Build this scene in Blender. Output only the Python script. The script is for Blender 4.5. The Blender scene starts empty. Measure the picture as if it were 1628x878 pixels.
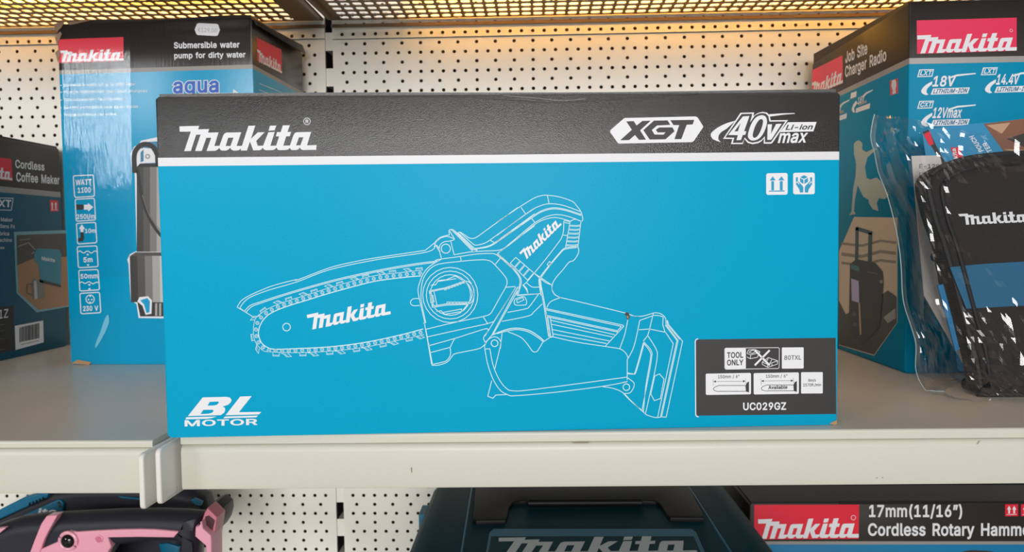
import bpy, bmesh, math, random
from mathutils import Vector, Matrix, noise
from mathutils.geometry import tessellate_polygon, delaunay_2d_cdt

random.seed(4)
PI = math.pi
scene = bpy.context.scene
COL = scene.collection

# ------------------------------------------------------------------ camera
W, H, F = 1628.0, 878.0, 1200.0
YAW, PITCH, ROLL = -0.03082, -0.04991, -0.01237
CAM = Vector((0.0, -1.018, 0.135))
fw = Vector((math.sin(YAW) * math.cos(PITCH), math.cos(YAW) * math.cos(PITCH), math.sin(PITCH)))
r0 = Vector((math.cos(YAW), -math.sin(YAW), 0.0))
u0 = r0.cross(fw)
RT = r0 * math.cos(ROLL) + u0 * math.sin(ROLL)
UP = -r0 * math.sin(ROLL) + u0 * math.cos(ROLL)
cam_data = bpy.data.cameras.new('camera')
cam = bpy.data.objects.new('camera', cam_data)
COL.objects.link(cam)
cam_data.sensor_width = 36.0
cam_data.lens = F / W * 36.0
cam_data.clip_start = 0.01
cam.matrix_world = Matrix(((RT.x, UP.x, -fw.x, CAM.x), (RT.y, UP.y, -fw.y, CAM.y), (RT.z, UP.z, -fw.z, CAM.z), (0, 0, 0, 1)))
cam_data.dof.use_dof = True
cam_data.dof.focus_distance = 0.53
cam_data.dof.aperture_fstop = 17.0
scene.camera = cam

# ------------------------------------------------------------------ light and exposure
scene.view_settings.view_transform = 'Standard'
scene.view_settings.look = 'None'
scene.view_settings.exposure = -0.12
scene.view_settings.gamma = 1.0
scene.view_settings.use_curve_mapping = False
world = bpy.data.worlds.new('world')
scene.world = world
world.use_nodes = True
bg = world.node_tree.nodes['Background']
bg.inputs[0].default_value = (0.96, 0.98, 1.0, 1)
bg.inputs[1].default_value = 0.16


def area_light(name, loc, target, sx, sy, power, color):
    d = bpy.data.lights.new(name, 'AREA')
    d.shape = 'RECTANGLE'; d.size = sx; d.size_y = sy; d.energy = power; d.color = color
    o = bpy.data.objects.new(name, d); COL.objects.link(o)
    o.location = loc
    o.rotation_euler = (Vector(target) - Vector(loc)).to_track_quat('-Z', 'Y').to_euler()
    return o


area_light('ceiling_tube', (0.2, -1.9, 2.2), (0, -0.4, 0.1), 3.2, 0.12, 7, (1.0, 0.98, 0.95))
area_light('ceiling_tube', (0.6, -3.6, 2.2), (0.2, -0.4, 0.1), 3.2, 0.14, 11, (1.0, 0.98, 0.95))
area_light('shop_window_light', (-2.8, -3.6, 0.95), (-0.4, -0.2, 0.2), 0.9, 0.9, 36, (0.97, 0.985, 1.0))
area_light('aisle_light', (0.4, -6.5, 0.85), (0, -0.4, 0.2), 3.0, 1.6, 235, (1.0, 0.985, 0.97))


# ------------------------------------------------------------------ pixel of the photograph -> point on a real surface
def ray(x, y):
    return RT * ((x - 814.0) / F) - UP * ((y - 439.0) / F) + fw


def on_plane(x, y, p, n):
    d = ray(x, y)
    return CAM + d * ((p - CAM).dot(n) / d.dot(n))


def on_z(x, y, z):
    return on_plane(x, y, Vector((0, 0, z)), Vector((0, 0, 1)))


def on_y(x, y, Y):
    return on_plane(x, y, Vector((0, Y, 0)), Vector((0, 1, 0)))


def on_x(x, y, X):
    return on_plane(x, y, Vector((X, 0, 0)), Vector((1, 0, 0)))


def zm(ox, oy, s):
    return lambda pts: [(ox + a / s, oy + b / s) for a, b in pts]


# ------------------------------------------------------------------ materials
MATS = {}


def srgb(r, g, b):
    def c(v):
        v /= 255.0
        return v / 12.92 if v <= 0.04045 else ((v + 0.055) / 1.055) ** 2.4
    return (c(r), c(g), c(b), 1.0)


def mat(name, col, rough=0.5, metal=0.0, bump=0.0, scale=200.0, stretch=None, var=0.0, coat=0.0, emit=None, spec=0.5, dist=0.0006):
    if name in MATS:
        return MATS[name]
    m = bpy.data.materials.new(name); m.use_nodes = True
    nt = m.node_tree; b = nt.nodes['Principled BSDF']
    b.inputs['Base Color'].default_value = col
    b.inputs['Roughness'].default_value = rough
    b.inputs['Metallic'].default_value = metal
    b.inputs['Specular IOR Level'].default_value = spec
    if coat:
        b.inputs['Coat Weight'].default_value = coat
        b.inputs['Coat Roughness'].default_value = 0.12
    if emit:
        b.inputs['Emission Color'].default_value = emit[0]
        b.inputs['Emission Strength'].default_value = emit[1]
    if bump or var:
        tc = nt.nodes.new('ShaderNodeTexCoord')
        mp = nt.nodes.new('ShaderNodeMapping')
        nt.links.new(tc.outputs['Object'], mp.inputs['Vector'])
        if stretch:
            mp.inputs['Scale'].default_value = stretch
        nz = nt.nodes.new('ShaderNodeTexNoise')
        nz.inputs['Scale'].default_value = scale
        nz.inputs['Detail'].default_value = 4.0
        nt.links.new(mp.outputs[0], nz.inputs['Vector'])
        if bump:
            bp = nt.nodes.new('ShaderNodeBump')
            bp.inputs['Strength'].default_value = bump
            bp.inputs['Distance'].default_value = dist
            nt.links.new(nz.outputs['Fac'], bp.inputs['Height'])
            nt.links.new(bp.outputs[0], b.inputs['Normal'])
        if var:
            mx = nt.nodes.new('ShaderNodeMix'); mx.data_type = 'RGBA'
            mx.inputs[6].default_value = tuple(c * (1 - var) for c in col[:3]) + (1,)
            mx.inputs[7].default_value = tuple(min(1, c * (1 + var)) for c in col[:3]) + (1,)
            nt.links.new(nz.outputs['Fac'], mx.inputs[0])
            nt.links.new(mx.outputs[2], b.inputs['Base Color'])
    MATS[name] = m
    return m


TEAL = mat('carton_teal', srgb(0, 164, 206), 0.45, bump=0.25, scale=900, dist=0.0004, var=0.04, spec=0.16)
BLACK = mat('carton_black', srgb(40, 37, 35), 0.25, bump=1.0, scale=1300, dist=0.00035, var=0.3, spec=1.0)
WHITEB = mat('carton_white', srgb(232, 232, 236), 0.5, bump=0.2, scale=900, dist=0.0003)
WHITE = mat('print_white', srgb(232, 232, 236), 0.5)
LINE = mat('print_pale_line', srgb(205, 232, 238), 0.5)
INK = mat('print_ink', srgb(42, 40, 40), 0.5)
TEALP = mat('print_teal', srgb(0, 150, 195), 0.5)
KRAFT = mat('kraft_board', srgb(176, 138, 98), 0.8, bump=0.3, scale=500)
PUMP_TEAL = mat('pump_carton_teal', srgb(0, 158, 204), 0.28, bump=0.12, scale=300, dist=0.0005)
PUMP_BLACK = mat('pump_carton_black', srgb(44, 38, 36), 0.28, bump=0.3, scale=160, dist=0.0008, stretch=(3, 1, 0.2))
GREYB = mat('carton_grey', srgb(150, 145, 140), 0.4)
RED = mat('print_red', srgb(226, 20, 52), 0.4)
PINKRED = mat('print_rose_red', srgb(232, 40, 84), 0.4)
SHADED_TEAL = mat('carton_shaded_teal', srgb(0, 92, 120), 0.4, bump=0.15, scale=700, dist=0.0003, spec=0.1)  # carton teal with the shade of the unlit side put into its colour
RTEAL = mat('radio_carton_teal', srgb(0, 138, 176), 0.38, bump=0.15, scale=700, dist=0.0003, spec=0.06)
RBLACK = mat('radio_carton_black', srgb(44, 38, 34), 0.45, bump=0.4, scale=900, dist=0.0004, spec=0.25)
CREAM = mat('cream_enamel', srgb(207, 206, 192), 0.38, bump=0.25, scale=700, dist=0.00025, var=0.03)
CREAM2 = mat('cream_enamel_panel', srgb(247, 244, 234), 0.45, bump=0.15, scale=500, dist=0.0002)
DECK = mat('deck_enamel', srgb(216, 202, 186), 0.28, bump=0.35, scale=1100, dist=0.0003, var=0.04)
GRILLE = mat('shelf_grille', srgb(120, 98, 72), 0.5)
DARK = mat('dark_void', srgb(40, 32, 26), 0.9)
STEEL = mat('grey_bracket', srgb(226, 223, 216), 0.4, bump=0.15, scale=600, dist=0.0002)
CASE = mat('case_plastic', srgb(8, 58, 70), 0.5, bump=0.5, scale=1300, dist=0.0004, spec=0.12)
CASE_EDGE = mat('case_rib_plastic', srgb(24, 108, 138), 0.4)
BLACKP = mat('black_plastic', srgb(16, 16, 18), 0.45, bump=0.3, scale=900, dist=0.0003, spec=0.2)
SILVERP = mat('silver_emblem', srgb(205, 212, 218), 0.35)
NAVYP = mat('navy_rubber', srgb(40, 40, 50), 0.42, spec=0.35, bump=0.4, scale=1200, dist=0.0004)
PINK = mat('pink_plastic', srgb(244, 170, 190), 0.32, bump=0.15, scale=1200, dist=0.0002)
TOOLTEAL = mat('teal_plastic', srgb(0, 105, 140), 0.35, bump=0.15, scale=900, dist=0.0002)
FABRIC = mat('woven_black_fabric', srgb(44, 37, 35), 0.75)
BANDT = mat('teal_band_fabric', srgb(14, 96, 134), 0.6, bump=0.5, scale=1600, dist=0.0005)
TRIM = mat('piping_black', srgb(26, 23, 23), 0.6, bump=0.4, scale=1500)


def weave(m, s=420.0):
    nt = m.node_tree; b = nt.nodes['Principled BSDF']
    tc = nt.nodes.new('ShaderNodeTexCoord')
    hs = []
    for ang in (0.75, -0.75):
        mp = nt.nodes.new('ShaderNodeMapping'); mp.inputs['Rotation'].default_value = (0, ang, 0)
        wv = nt.nodes.new('ShaderNodeTexWave'); wv.inputs['Scale'].default_value = s
        nt.links.new(tc.outputs['Object'], mp.inputs[0]); nt.links.new(mp.outputs[0], wv.inputs[0])
        hs.append(wv)
    mul = nt.nodes.new('ShaderNodeMath'); mul.operation = 'MULTIPLY'
    nt.links.new(hs[0].outputs['Fac'], mul.inputs[0]); nt.links.new(hs[1].outputs['Fac'], mul.inputs[1])
    bp = nt.nodes.new('ShaderNodeBump'); bp.inputs['Strength'].default_value = 0.9; bp.inputs['Distance'].default_value = 0.0008
    nt.links.new(mul.outputs[0], bp.inputs['Height']); nt.links.new(bp.outputs[0], b.inputs['Normal'])
    mx = nt.nodes.new('ShaderNodeMix'); mx.data_type = 'RGBA'
    mx.inputs[6].default_value = srgb(24, 20, 20); mx.inputs[7].default_value = srgb(96, 84, 78)
    nt.links.new(mul.outputs[0], mx.inputs[0]); nt.links.new(mx.outputs[2], b.inputs['Base Color'])


weave(FABRIC)


def clear_film(name, gloss, rough, bump, scale, dist, stretch=(1, 1, 1)):
    m = bpy.data.materials.new(name); m.use_nodes = True
    nt = m.node_tree; nt.nodes.clear()
    out = nt.nodes.new('ShaderNodeOutputMaterial')
    tr = nt.nodes.new('ShaderNodeBsdfTransparent'); tr.inputs[0].default_value = (0.97, 0.975, 0.98, 1)
    gl = nt.nodes.new('ShaderNodeBsdfGlossy'); gl.inputs['Roughness'].default_value = rough
    mix = nt.nodes.new('ShaderNodeMixShader')
    fr = nt.nodes.new('ShaderNodeLayerWeight'); fr.inputs['Blend'].default_value = 0.5
    pw = nt.nodes.new('ShaderNodeMath'); pw.operation = 'POWER'; pw.inputs[1].default_value = 3.5
    ma = nt.nodes.new('ShaderNodeMath'); ma.operation = 'MULTIPLY_ADD'; ma.inputs[1].default_value = 0.5; ma.inputs[2].default_value = gloss
    nt.links.new(fr.outputs['Facing'], pw.inputs[0]); nt.links.new(pw.outputs[0], ma.inputs[0])
    nt.links.new(ma.outputs[0], mix.inputs[0])
    nt.links.new(tr.outputs[0], mix.inputs[1]); nt.links.new(gl.outputs[0], mix.inputs[2])
    nt.links.new(mix.outputs[0], out.inputs[0])
    if bump:
        tc = nt.nodes.new('ShaderNodeTexCoord'); mp = nt.nodes.new('ShaderNodeMapping')
        mp.inputs['Scale'].default_value = stretch
        nz = nt.nodes.new('ShaderNodeTexNoise'); nz.inputs['Scale'].default_value = scale
        nz.inputs['Detail'].default_value = 3
        nt.links.new(tc.outputs['Object'], mp.inputs[0]); nt.links.new(mp.outputs[0], nz.inputs[0])
        bp = nt.nodes.new('ShaderNodeBump'); bp.inputs['Strength'].default_value = bump; bp.inputs['Distance'].default_value = dist
        nt.links.new(nz.outputs['Fac'], bp.inputs['Height'])
        nt.links.new(bp.outputs[0], gl.inputs['Normal']); nt.links.new(bp.outputs[0], fr.inputs['Normal'])
    return m


FILM = clear_film('clear_plastic_film', 0.075, 0.06, 0.0, 40, 0.006)
TAPE = clear_film('clear_packing_tape', 0.036, 0.07, 0.3, 120, 0.001, (3, 1, 0.4))


# ------------------------------------------------------------------ geometry helpers
class MB:
    """Collects polygons with a material each; build() links them as one mesh object."""

    def __init__(s):
        s.v = []; s.f = []; s.m = []; s.mats = []

    def mi(s, m):
        if m not in s.mats:
            s.mats.append(m)
        return s.mats.index(m)

    def poly(s, pts, m):
        n = len(s.v); s.v += [Vector(p) for p in pts]; s.f.append(list(range(n, n + len(pts)))); s.m.append(s.mi(m))

    def mesh(s, verts, faces, m):
        n = len(s.v); s.v += [Vector(p) for p in verts]; k = s.mi(m)
        for f in faces:
            s.f.append([n + i for i in f]); s.m.append(k)

    def grid(s, rows, m, closed=False):
        n = len(s.v); c = len(rows[0])
        for r in rows:
            s.v += [Vector(p) for p in r]
        k = s.mi(m)
        for i in range(len(rows) - 1):
            for j in range(c if closed else c - 1):
                a = n + i * c + j; b = n + i * c + (j + 1) % c
                s.f.append([a, b, b + c, a + c]); s.m.append(k)

    def box(s, lo, hi, m):
        x0, y0, z0 = lo; x1, y1, z1 = hi
        v = [(x0, y0, z0), (x1, y0, z0), (x1, y1, z0), (x0, y1, z0), (x0, y0, z1), (x1, y0, z1), (x1, y1, z1), (x0, y1, z1)]
        s.mesh(v, [(0, 3, 2, 1), (4, 5, 6, 7), (0, 1, 5, 4), (1, 2, 6, 5), (2, 3, 7, 6), (3, 0, 4, 7)], m)

    def prism(s, front, off, m, rnd=0.0, seg=3):
        """front: closed outline (list of Vectors), off: extrusion vector; rnd rounds the rim of both ends."""
        n = len(front); c = sum(front, Vector()) / n
        o = off.normalized()
        rings = []
        if rnd:
            L = off.length
            for k in range(seg + 1):
                a = (PI / 2) * k / seg
                rings.append((rnd * (1 - math.sin(a)), rnd * (1 - math.cos(a))))
            tail = [(i, L - d) for i, d in reversed(rings)]
            prof = rings + tail
        else:
            prof = [(0, 0), (0, off.length)]
        rows = []
        for ins, d in prof:
            row = []
            for i, p in enumerate(front):
                if ins:
                    a, b = front[i - 1], front[(i + 1) % n]
                    t = (b - a); t = t - o * t.dot(o)
                    nv = t.cross(o)
                    nv = nv.normalized() if nv.length > 1e-9 else Vector()
                    if s._flip(front, o):
                        nv = -nv
                    row.append(p - nv * ins + o * d)
                else:
                    row.append(p + o * d)
            rows.append(row)
        s.grid(rows, m, True)
        for row, rev in ((rows[0], True), (rows[-1], False)):
            tris = tessellate_polygon([row])
            s.mesh(row, [t if not rev else t[::-1] for t in tris], m)

    @staticmethod
    def _flip(front, o):
        a = Vector()
        for i in range(len(front)):
            a += front[i - 1].cross(front[i])
        return a.dot(o) < 0

    def tube(s, pts, r, m, seg=10, cap=True):
        pts = [Vector(p) for p in pts]; rows = []
        for i, p in enumerate(pts):
            t = (pts[min(i + 1, len(pts) - 1)] - pts[max(i - 1, 0)]).normalized()
            a = Vector((0, 0, 1)) if abs(t.z) < 0.9 else Vector((1, 0, 0))
            x = t.cross(a).normalized(); y = t.cross(x)
            rr = r[i] if isinstance(r, (list, tuple)) else r
            rows.append([p + x * rr * math.cos(2 * PI * k / seg) + y * rr * math.sin(2 * PI * k / seg) for k in range(seg)])
        s.grid(rows, m, True)
        if cap:
            s.poly(rows[0], m); s.poly(rows[-1][::-1], m)

    def build(s, name, parent=None, loc=(0, 0, 0), smooth=False, fix=True):
        me = bpy.data.meshes.new(name); loc = Vector(loc)
        base = parent['_base'] if parent is not None and '_base' in parent else None
        if base is not None:
            loc = Vector(base)
        me.from_pydata([tuple(p - loc) for p in s.v], [], s.f)
        for m in s.mats:
            me.materials.append(m)
        me.polygons.foreach_set('material_index', s.m)
        if smooth:
            me.polygons.foreach_set('use_smooth', [True] * len(me.polygons))
        if fix:
            bm = bmesh.new(); bm.from_mesh(me)
            bmesh.ops.remove_doubles(bm, verts=bm.verts, dist=1e-6)
            bmesh.ops.recalc_face_normals(bm, faces=bm.faces)
            bm.to_mesh(me); bm.free()
        me.update()
        o = bpy.data.objects.new(name, me); COL.objects.link(o)
        if smooth:
            try:
                me.set_sharp_from_angle(angle=math.radians(40))
            except Exception:
                pass
        if parent is not None:
            o.parent = parent
        else:
            o.location = loc
        return o


def tag(o, label, cat, group=None, kind=None):
    if label: o['label'] = label
    if cat: o['category'] = cat
    if group: o['group'] = group
    if kind: o['kind'] = kind
    return o


def thing(name, loc, label, cat, group=None, kind=None):
    o = bpy.data.objects.new(name, None); COL.objects.link(o)
    o.location = loc; o.empty_display_size = 0.02
    o['_base'] = [float(c) for c in loc]
    return tag(o, label, cat, group, kind)


def smooth_pts(pts, n=6, closed=False):
    out = []; N = len(pts)
    rng = range(N) if closed else range(N - 1)
    for i in rng:
        if closed:
            p = [pts[(i + k) % N] for k in (-1, 0, 1, 2)]
        else:
            p = [pts[max(i - 1, 0)], pts[i], pts[i + 1], pts[min(i + 2, N - 1)]]
        for k in range(n):
            t = k / n
            out.append(tuple(0.5 * ((2 * p[1][a]) + (-p[0][a] + p[2][a]) * t + (2 * p[0][a] - 5 * p[1][a] + 4 * p[2][a] - p[3][a]) * t * t
                                    + (-p[0][a] + 3 * p[1][a] - 3 * p[2][a] + p[3][a]) * t ** 3) for a in range(len(p[0]))))
    if not closed:
        out.append(tuple(pts[-1]))
    return out


# letter outlines: advance and contours (thousandths of the type size)
GLYPHS = {
    ' ': (280, ''),
    '"': (321, '78,318 70,509 136,509 128,318|193,318 185,509 250,509 243,318'),
    '(': (273, '89,207 92,264 101,324 114,384 132,441 153,494 177,539 236,539 212,485 191,428 174,370 161,313 154,258 151,207 154,161 160,115 172,67 188,16 209,-38 236,-96 177,-96 139,-21 111,55 95,131'),
    ')': (273, '37,-96 64,-37 86,18 102,69 113,116 120,162 122,207 119,258 112,313 99,370 82,428 62,485 37,539 97,539 121,494 142,441 159,384 173,323 181,264 184,207 178,130 161,53 134,-22 97,-96'),
    '-': (453, '337,244 337,188 114,188 114,244'),
    '.': (187, '95,-4 78,-1 63,9 53,24 50,41 53,59 63,73 78,83 95,87 113,83 128,73 138,59 141,41 138,24 128,9 113,-1'),
    '/': (249, '235,533 71,-76 14,-76 178,533'),
    '0': (453, '227,-7 174,1 130,24 95,62 69,113 53,178 48,254 53,330 69,395 95,447 130,484 174,508 227,516 279,508 323,484 358,447 384,395 400,330 405,254 400,178 384,113 359,62 323,24 279,1|227,50 261,56 290,74 313,103 330,144 340,194 344,254 340,314 330,365 313,405 290,435 261,453 227,460 192,453 163,435 140,405 123,365 113,314 109,254 113,194 123,144 140,103 163,74 192,56'),
    '1': (453, '76,0 76,55 391,55 391,0|276,509 276,0 212,0 212,448 209,448 86,358 86,427 198,509'),
    '2': (453, '64,0 64,47 234,229 261,257 282,282 299,305 311,327 318,348 320,371 317,397 308,419 293,436 273,449 250,457 224,460 196,457 172,447 153,433 139,413 130,390 127,362 66,362 71,405 86,442 111,473 143,496 182,511 225,516 268,511 306,497 337,474 361,445 376,411 381,372 378,345 371,318 357,290 336,259 306,223 267,180 153,60 153,57 389,57 389,0'),
    '3': (453, '218,-7 173,-3 133,10 98,30 70,57 52,91 44,132 109,132 115,107 126,87 144,71 165,59 191,52 219,50 248,53 275,61 297,74 315,93 325,116 329,145 326,172 316,196 299,217 275,234 242,244 201,248 157,248 157,299 288,448 288,452 70,452 70,509 372,509 372,461 211,278 211,289 264,288 308,276 344,253 371,222 387,186 393,145 387,103 370,66 344,36 309,12 266,-2'),
    '4': (453, '40,105 40,158 247,509 311,509 109,166 109,163 413,163 413,105|282,0 282,121 282,146 282,318 343,318 343,0'),
    '5': (453, '221,-7 178,-2 140,11 108,32 83,60 66,93 60,130 122,130 127,108 138,89 154,73 173,60 196,52 221,50 250,53 276,64 298,82 314,104 324,131 328,162 324,193 314,221 297,244 275,262 248,273 218,277 192,275 167,268 145,258 128,246 67,253 96,509 366,509 366,452 151,452 134,301 136,301 155,315 178,325 203,331 229,334 263,330 294,321 321,306 345,285 364,260 379,231 388,199 391,163 385,117 369,76 343,41 309,15 268,-1'),
    '6': (453, '226,-7 182,-1 142,15 109,40 84,74 69,115 64,162 68,199 80,239 102,285 137,340 252,509 322,509 151,261 145,261 154,275 165,288 179,299 196,307 214,312 235,314 278,309 316,295 346,271 370,240 384,201 389,157 384,112 368,73 343,39 310,14 271,-2|226,48 254,52 279,63 299,79 314,101 324,128 327,157 324,187 314,213 299,235 279,251 254,262 226,265 198,262 174,252 153,235 138,214 128,188 125,158 128,128 138,102 153,79 174,63 198,52'),
    '7': (453, '97,0 323,448 323,452 62,452 62,509 391,509 391,449 165,0'),
    '8': (453, '226,-7 178,-2 136,11 101,33 74,62 57,96 52,135 55,166 65,195 81,220 101,241 125,256 153,265 153,267 119,282 93,308 76,342 70,380 75,417 90,450 114,477 146,498 184,511 226,516 269,511 306,498 337,477 361,450 377,417 382,380 376,342 359,308 333,282 300,267 300,265 327,256 351,241 372,220 387,195 397,166 401,135 395,96 378,62 352,33 317,11 275,-2|226,49 258,52 285,60 307,74 323,91 333,113 337,139 333,165 322,189 305,208 283,223 256,232 226,235 196,232 169,223 147,208 130,189 119,165 115,139 119,113 129,91 145,74 167,60 195,52|226,290 252,292 274,300 293,313 307,330 316,351 319,376 316,399 308,420 294,437 275,449 252,457 226,460 200,457 177,449 159,437 145,420 136,399 133,376 136,351 145,330 159,313 178,300 201,292'),
    '9': (453, '226,516 271,510 310,494 343,468 368,434 384,393 389,347 385,309 373,270 350,224 315,168 200,0 130,0 301,248 307,248 299,234 287,221 273,210 257,202 238,196 218,195 175,199 137,214 106,237 83,269 68,307 64,352 69,397 85,436 110,469 143,494 182,510|226,460 199,457 174,446 154,429 138,407 129,381 125,352 129,322 138,295 154,274 174,257 199,247 226,243 254,247 279,257 299,273 314,295 324,321 327,350 324,381 314,407 299,429 279,446 254,457'),
    'A': (479, '16,0 201,509 276,509 463,0 395,0 287,302 276,334 264,372 250,420 232,478 245,478 228,419 213,371 201,333 191,302 85,0|110,142 110,199 370,199 370,142'),
    'B': (456, '60,0 60,509 241,509 289,504 329,491 359,469 381,442 394,410 398,374 395,344 387,320 373,301 356,286 336,275 315,267 315,262 339,257 363,245 385,227 402,203 414,173 418,136 413,100 400,67 377,39 344,18 301,4 247,0|125,57 245,57 296,63 330,80 349,105 355,137 352,161 342,184 327,203 306,218 279,228 248,231 125,231|125,285 238,285 265,288 288,296 308,309 323,326 333,348 336,372 330,403 313,429 283,446 240,452 125,452'),
    'C': (510, '267,-7 205,1 150,25 104,63 70,115 48,179 40,254 48,329 70,393 104,445 150,484 205,508 267,516 305,513 340,504 373,490 402,471 427,447 448,418 463,385 473,348 408,348 401,373 389,395 375,413 357,428 337,440 315,449 292,454 267,456 223,450 184,432 150,403 125,364 109,314 103,254 109,194 125,145 151,105 184,76 223,59 267,53 292,55 315,60 337,69 357,81 375,96 389,114 401,136 408,160 473,160 463,124 448,91 428,62 402,38 373,19 341,5 305,-4'),
    'D': (502, '219,0 96,0 96,57 215,57 272,63 318,81 354,110 379,149 394,198 399,255 394,312 379,361 354,399 320,428 275,446 221,452 93,452 93,509 225,509 294,501 353,478 399,441 433,391 455,329 462,255 455,181 433,119 398,68 351,31 291,8|125,509 125,0 60,0 60,509'),
    'E': (418, '60,0 60,509 372,509 372,452 125,452 125,286 355,286 355,229 125,229 125,57 375,57 375,0'),
    'F': (410, '60,0 60,509 369,509 369,452 125,452 125,278 346,278 346,221 125,221 125,0'),
    'G': (520, '269,-7 205,1 149,25 104,64 69,116 47,179 40,254 47,329 69,393 103,445 149,484 203,508 265,516 304,513 340,504 374,489 403,469 429,445 449,416 465,384 474,349 408,349 399,372 387,393 373,411 356,427 337,439 315,448 291,454 265,456 222,450 183,432 150,404 125,364 109,314 103,254 109,194 125,145 151,105 184,76 224,59 269,53 309,57 345,71 374,93 396,123 410,160 415,202 434,199 283,199 283,256 478,256 478,200 471,141 451,91 419,50 377,19 326,0'),
    'H': (517, '60,0 60,509 125,509 125,289 392,289 392,509 457,509 457,0 392,0 392,232 125,232 125,0'),
    'I': (300, '31,0 31,57 118,57 118,452 31,452 31,509 269,509 269,452 183,452 183,57 269,57 269,0'),
    'J': (396, '185,-7 124,3 75,33 44,81 33,145 33,173 98,173 98,145 104,104 122,74 149,56 185,50 220,56 248,74 266,104 272,145 272,509 336,509 336,145 326,81 294,33 246,3'),
    'L': (393, '60,0 60,509 125,509 125,57 361,57 361,0'),
    'M': (628, '60,0 60,509 152,509 277,187 282,174 287,159 293,141 299,123 305,103 311,84 317,65 322,49 307,49 312,65 318,83 324,102 330,121 336,140 342,158 348,174 352,187 476,509 568,509 568,0 504,0 504,291 504,308 504,327 505,347 505,369 506,391 506,413 507,435 507,457 513,457 505,433 498,409 490,386 482,363 474,341 467,322 461,305 456,291 342,0 286,0 170,291 165,304 159,321 152,340 145,361 137,384 129,408 121,432 112,457 119,457 119,437 120,416 120,394 121,372 121,350 122,328 122,309 122,291 122,0'),
    'N': (523, '60,0 60,509 136,509 343,183 352,169 363,151 375,130 388,107 401,82 414,55 405,54 402,81 401,108 400,134 399,157 399,178 399,195 399,509 463,509 463,0 387,0 202,290 190,310 177,331 164,354 148,381 130,413 108,452 119,454 121,417 122,384 123,354 124,328 125,307 125,291 125,0'),
    'O': (533, '267,-7 205,1 150,25 105,63 70,115 48,179 40,254 48,329 70,393 105,445 150,484 205,508 267,516 329,508 384,484 429,445 464,393 486,329 493,254 486,179 464,115 429,63 384,25 329,1|267,53 310,59 349,76 383,105 408,144 425,194 430,254 425,314 408,365 383,404 349,433 310,450 267,456 223,450 184,433 151,404 125,364 109,314 103,254 109,194 125,144 151,105 184,76 223,59'),
    'P': (444, '60,0 60,509 235,509 289,503 332,487 366,462 390,430 404,391 409,348 404,304 390,265 366,233 332,207 289,191 235,186 109,186 109,242 233,242 269,246 297,256 318,272 333,294 342,319 344,348 342,376 333,402 318,423 297,439 268,449 232,452 125,452 125,0'),
    'R': (449, '60,0 60,509 236,509 290,504 333,489 367,465 390,433 405,395 409,352 405,309 390,271 367,240 333,217 289,203 236,198 96,198 96,255 234,255 269,258 298,267 319,281 334,300 342,324 345,352 342,380 334,405 319,425 298,440 269,449 233,452 125,452 125,0|353,0 230,229 303,229 428,0'),
    'S': (446, '224,-9 172,-4 128,9 91,31 64,60 46,96 38,137 104,137 110,110 123,88 142,71 166,59 194,52 224,49 257,52 286,60 311,74 329,92 341,114 346,139 342,161 332,179 316,193 296,205 272,214 245,222 184,239 128,260 86,289 60,326 52,372 58,413 75,448 102,476 138,498 180,511 227,516 275,511 316,498 351,476 377,449 394,415 401,378 337,378 326,412 302,437 267,453 225,459 194,456 167,448 145,435 129,418 118,398 115,376 119,352 131,334 148,319 169,308 191,300 212,293 264,279 287,272 312,264 336,252 359,238 379,220 395,198 405,171 408,139 403,99 386,64 360,34 323,11 278,-4'),
    'T': (448, '32,452 32,509 417,509 417,452 257,452 257,0 193,0 193,452'),
    'U': (517, '259,-8 203,-2 154,15 114,43 85,80 66,124 60,173 60,509 124,509 124,178 128,144 141,113 160,87 187,68 220,56 259,52 298,56 331,68 357,87 377,113 389,144 393,178 393,509 457,509 457,173 451,124 433,80 403,43 363,15 315,-2'),
    'V': (479, '204,0 16,509 84,509 192,206 203,176 215,137 230,89 248,31 235,31 252,90 267,138 279,176 290,206 395,509 463,509 278,0'),
    'W': (686, '155,0 16,509 82,509 163,196 170,171 175,145 181,120 187,94 192,67 197,40 189,40 194,67 200,94 205,120 211,145 218,171 224,196 306,509 380,509 462,196 468,171 474,145 480,120 486,94 492,67 497,40 488,40 493,67 499,94 504,120 510,145 517,171 523,196 603,509 670,509 530,0 455,0 368,323 359,356 351,391 344,431 336,475 350,475 342,433 335,395 327,359 318,323 230,0'),
    'X': (474, '18,0 217,284 217,236 29,509 104,509 178,400 192,379 204,361 214,345 223,329 233,312 243,292 232,292 243,311 252,329 261,345 272,361 284,379 298,400 374,509 446,509 259,239 259,287 456,0 382,0 292,129 279,149 268,165 259,180 250,195 241,212 230,231 244,231 235,213 225,196 216,181 206,166 195,149 182,129 91,0'),
    'Y': (472, '203,0 203,208 16,509 91,509 192,344 208,318 222,292 236,264 250,230 224,230 237,265 251,293 265,318 280,344 381,509 455,509 268,208 268,0'),
    'Z': (438, '42,0 42,46 273,385 289,408 306,431 323,453 341,476 348,454 317,453 285,452 254,452 223,452 40,452 40,509 397,509 397,462 169,129 152,105 134,81 116,57 97,33 90,54 121,56 152,57 183,57 214,57 399,57 399,0'),
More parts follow.
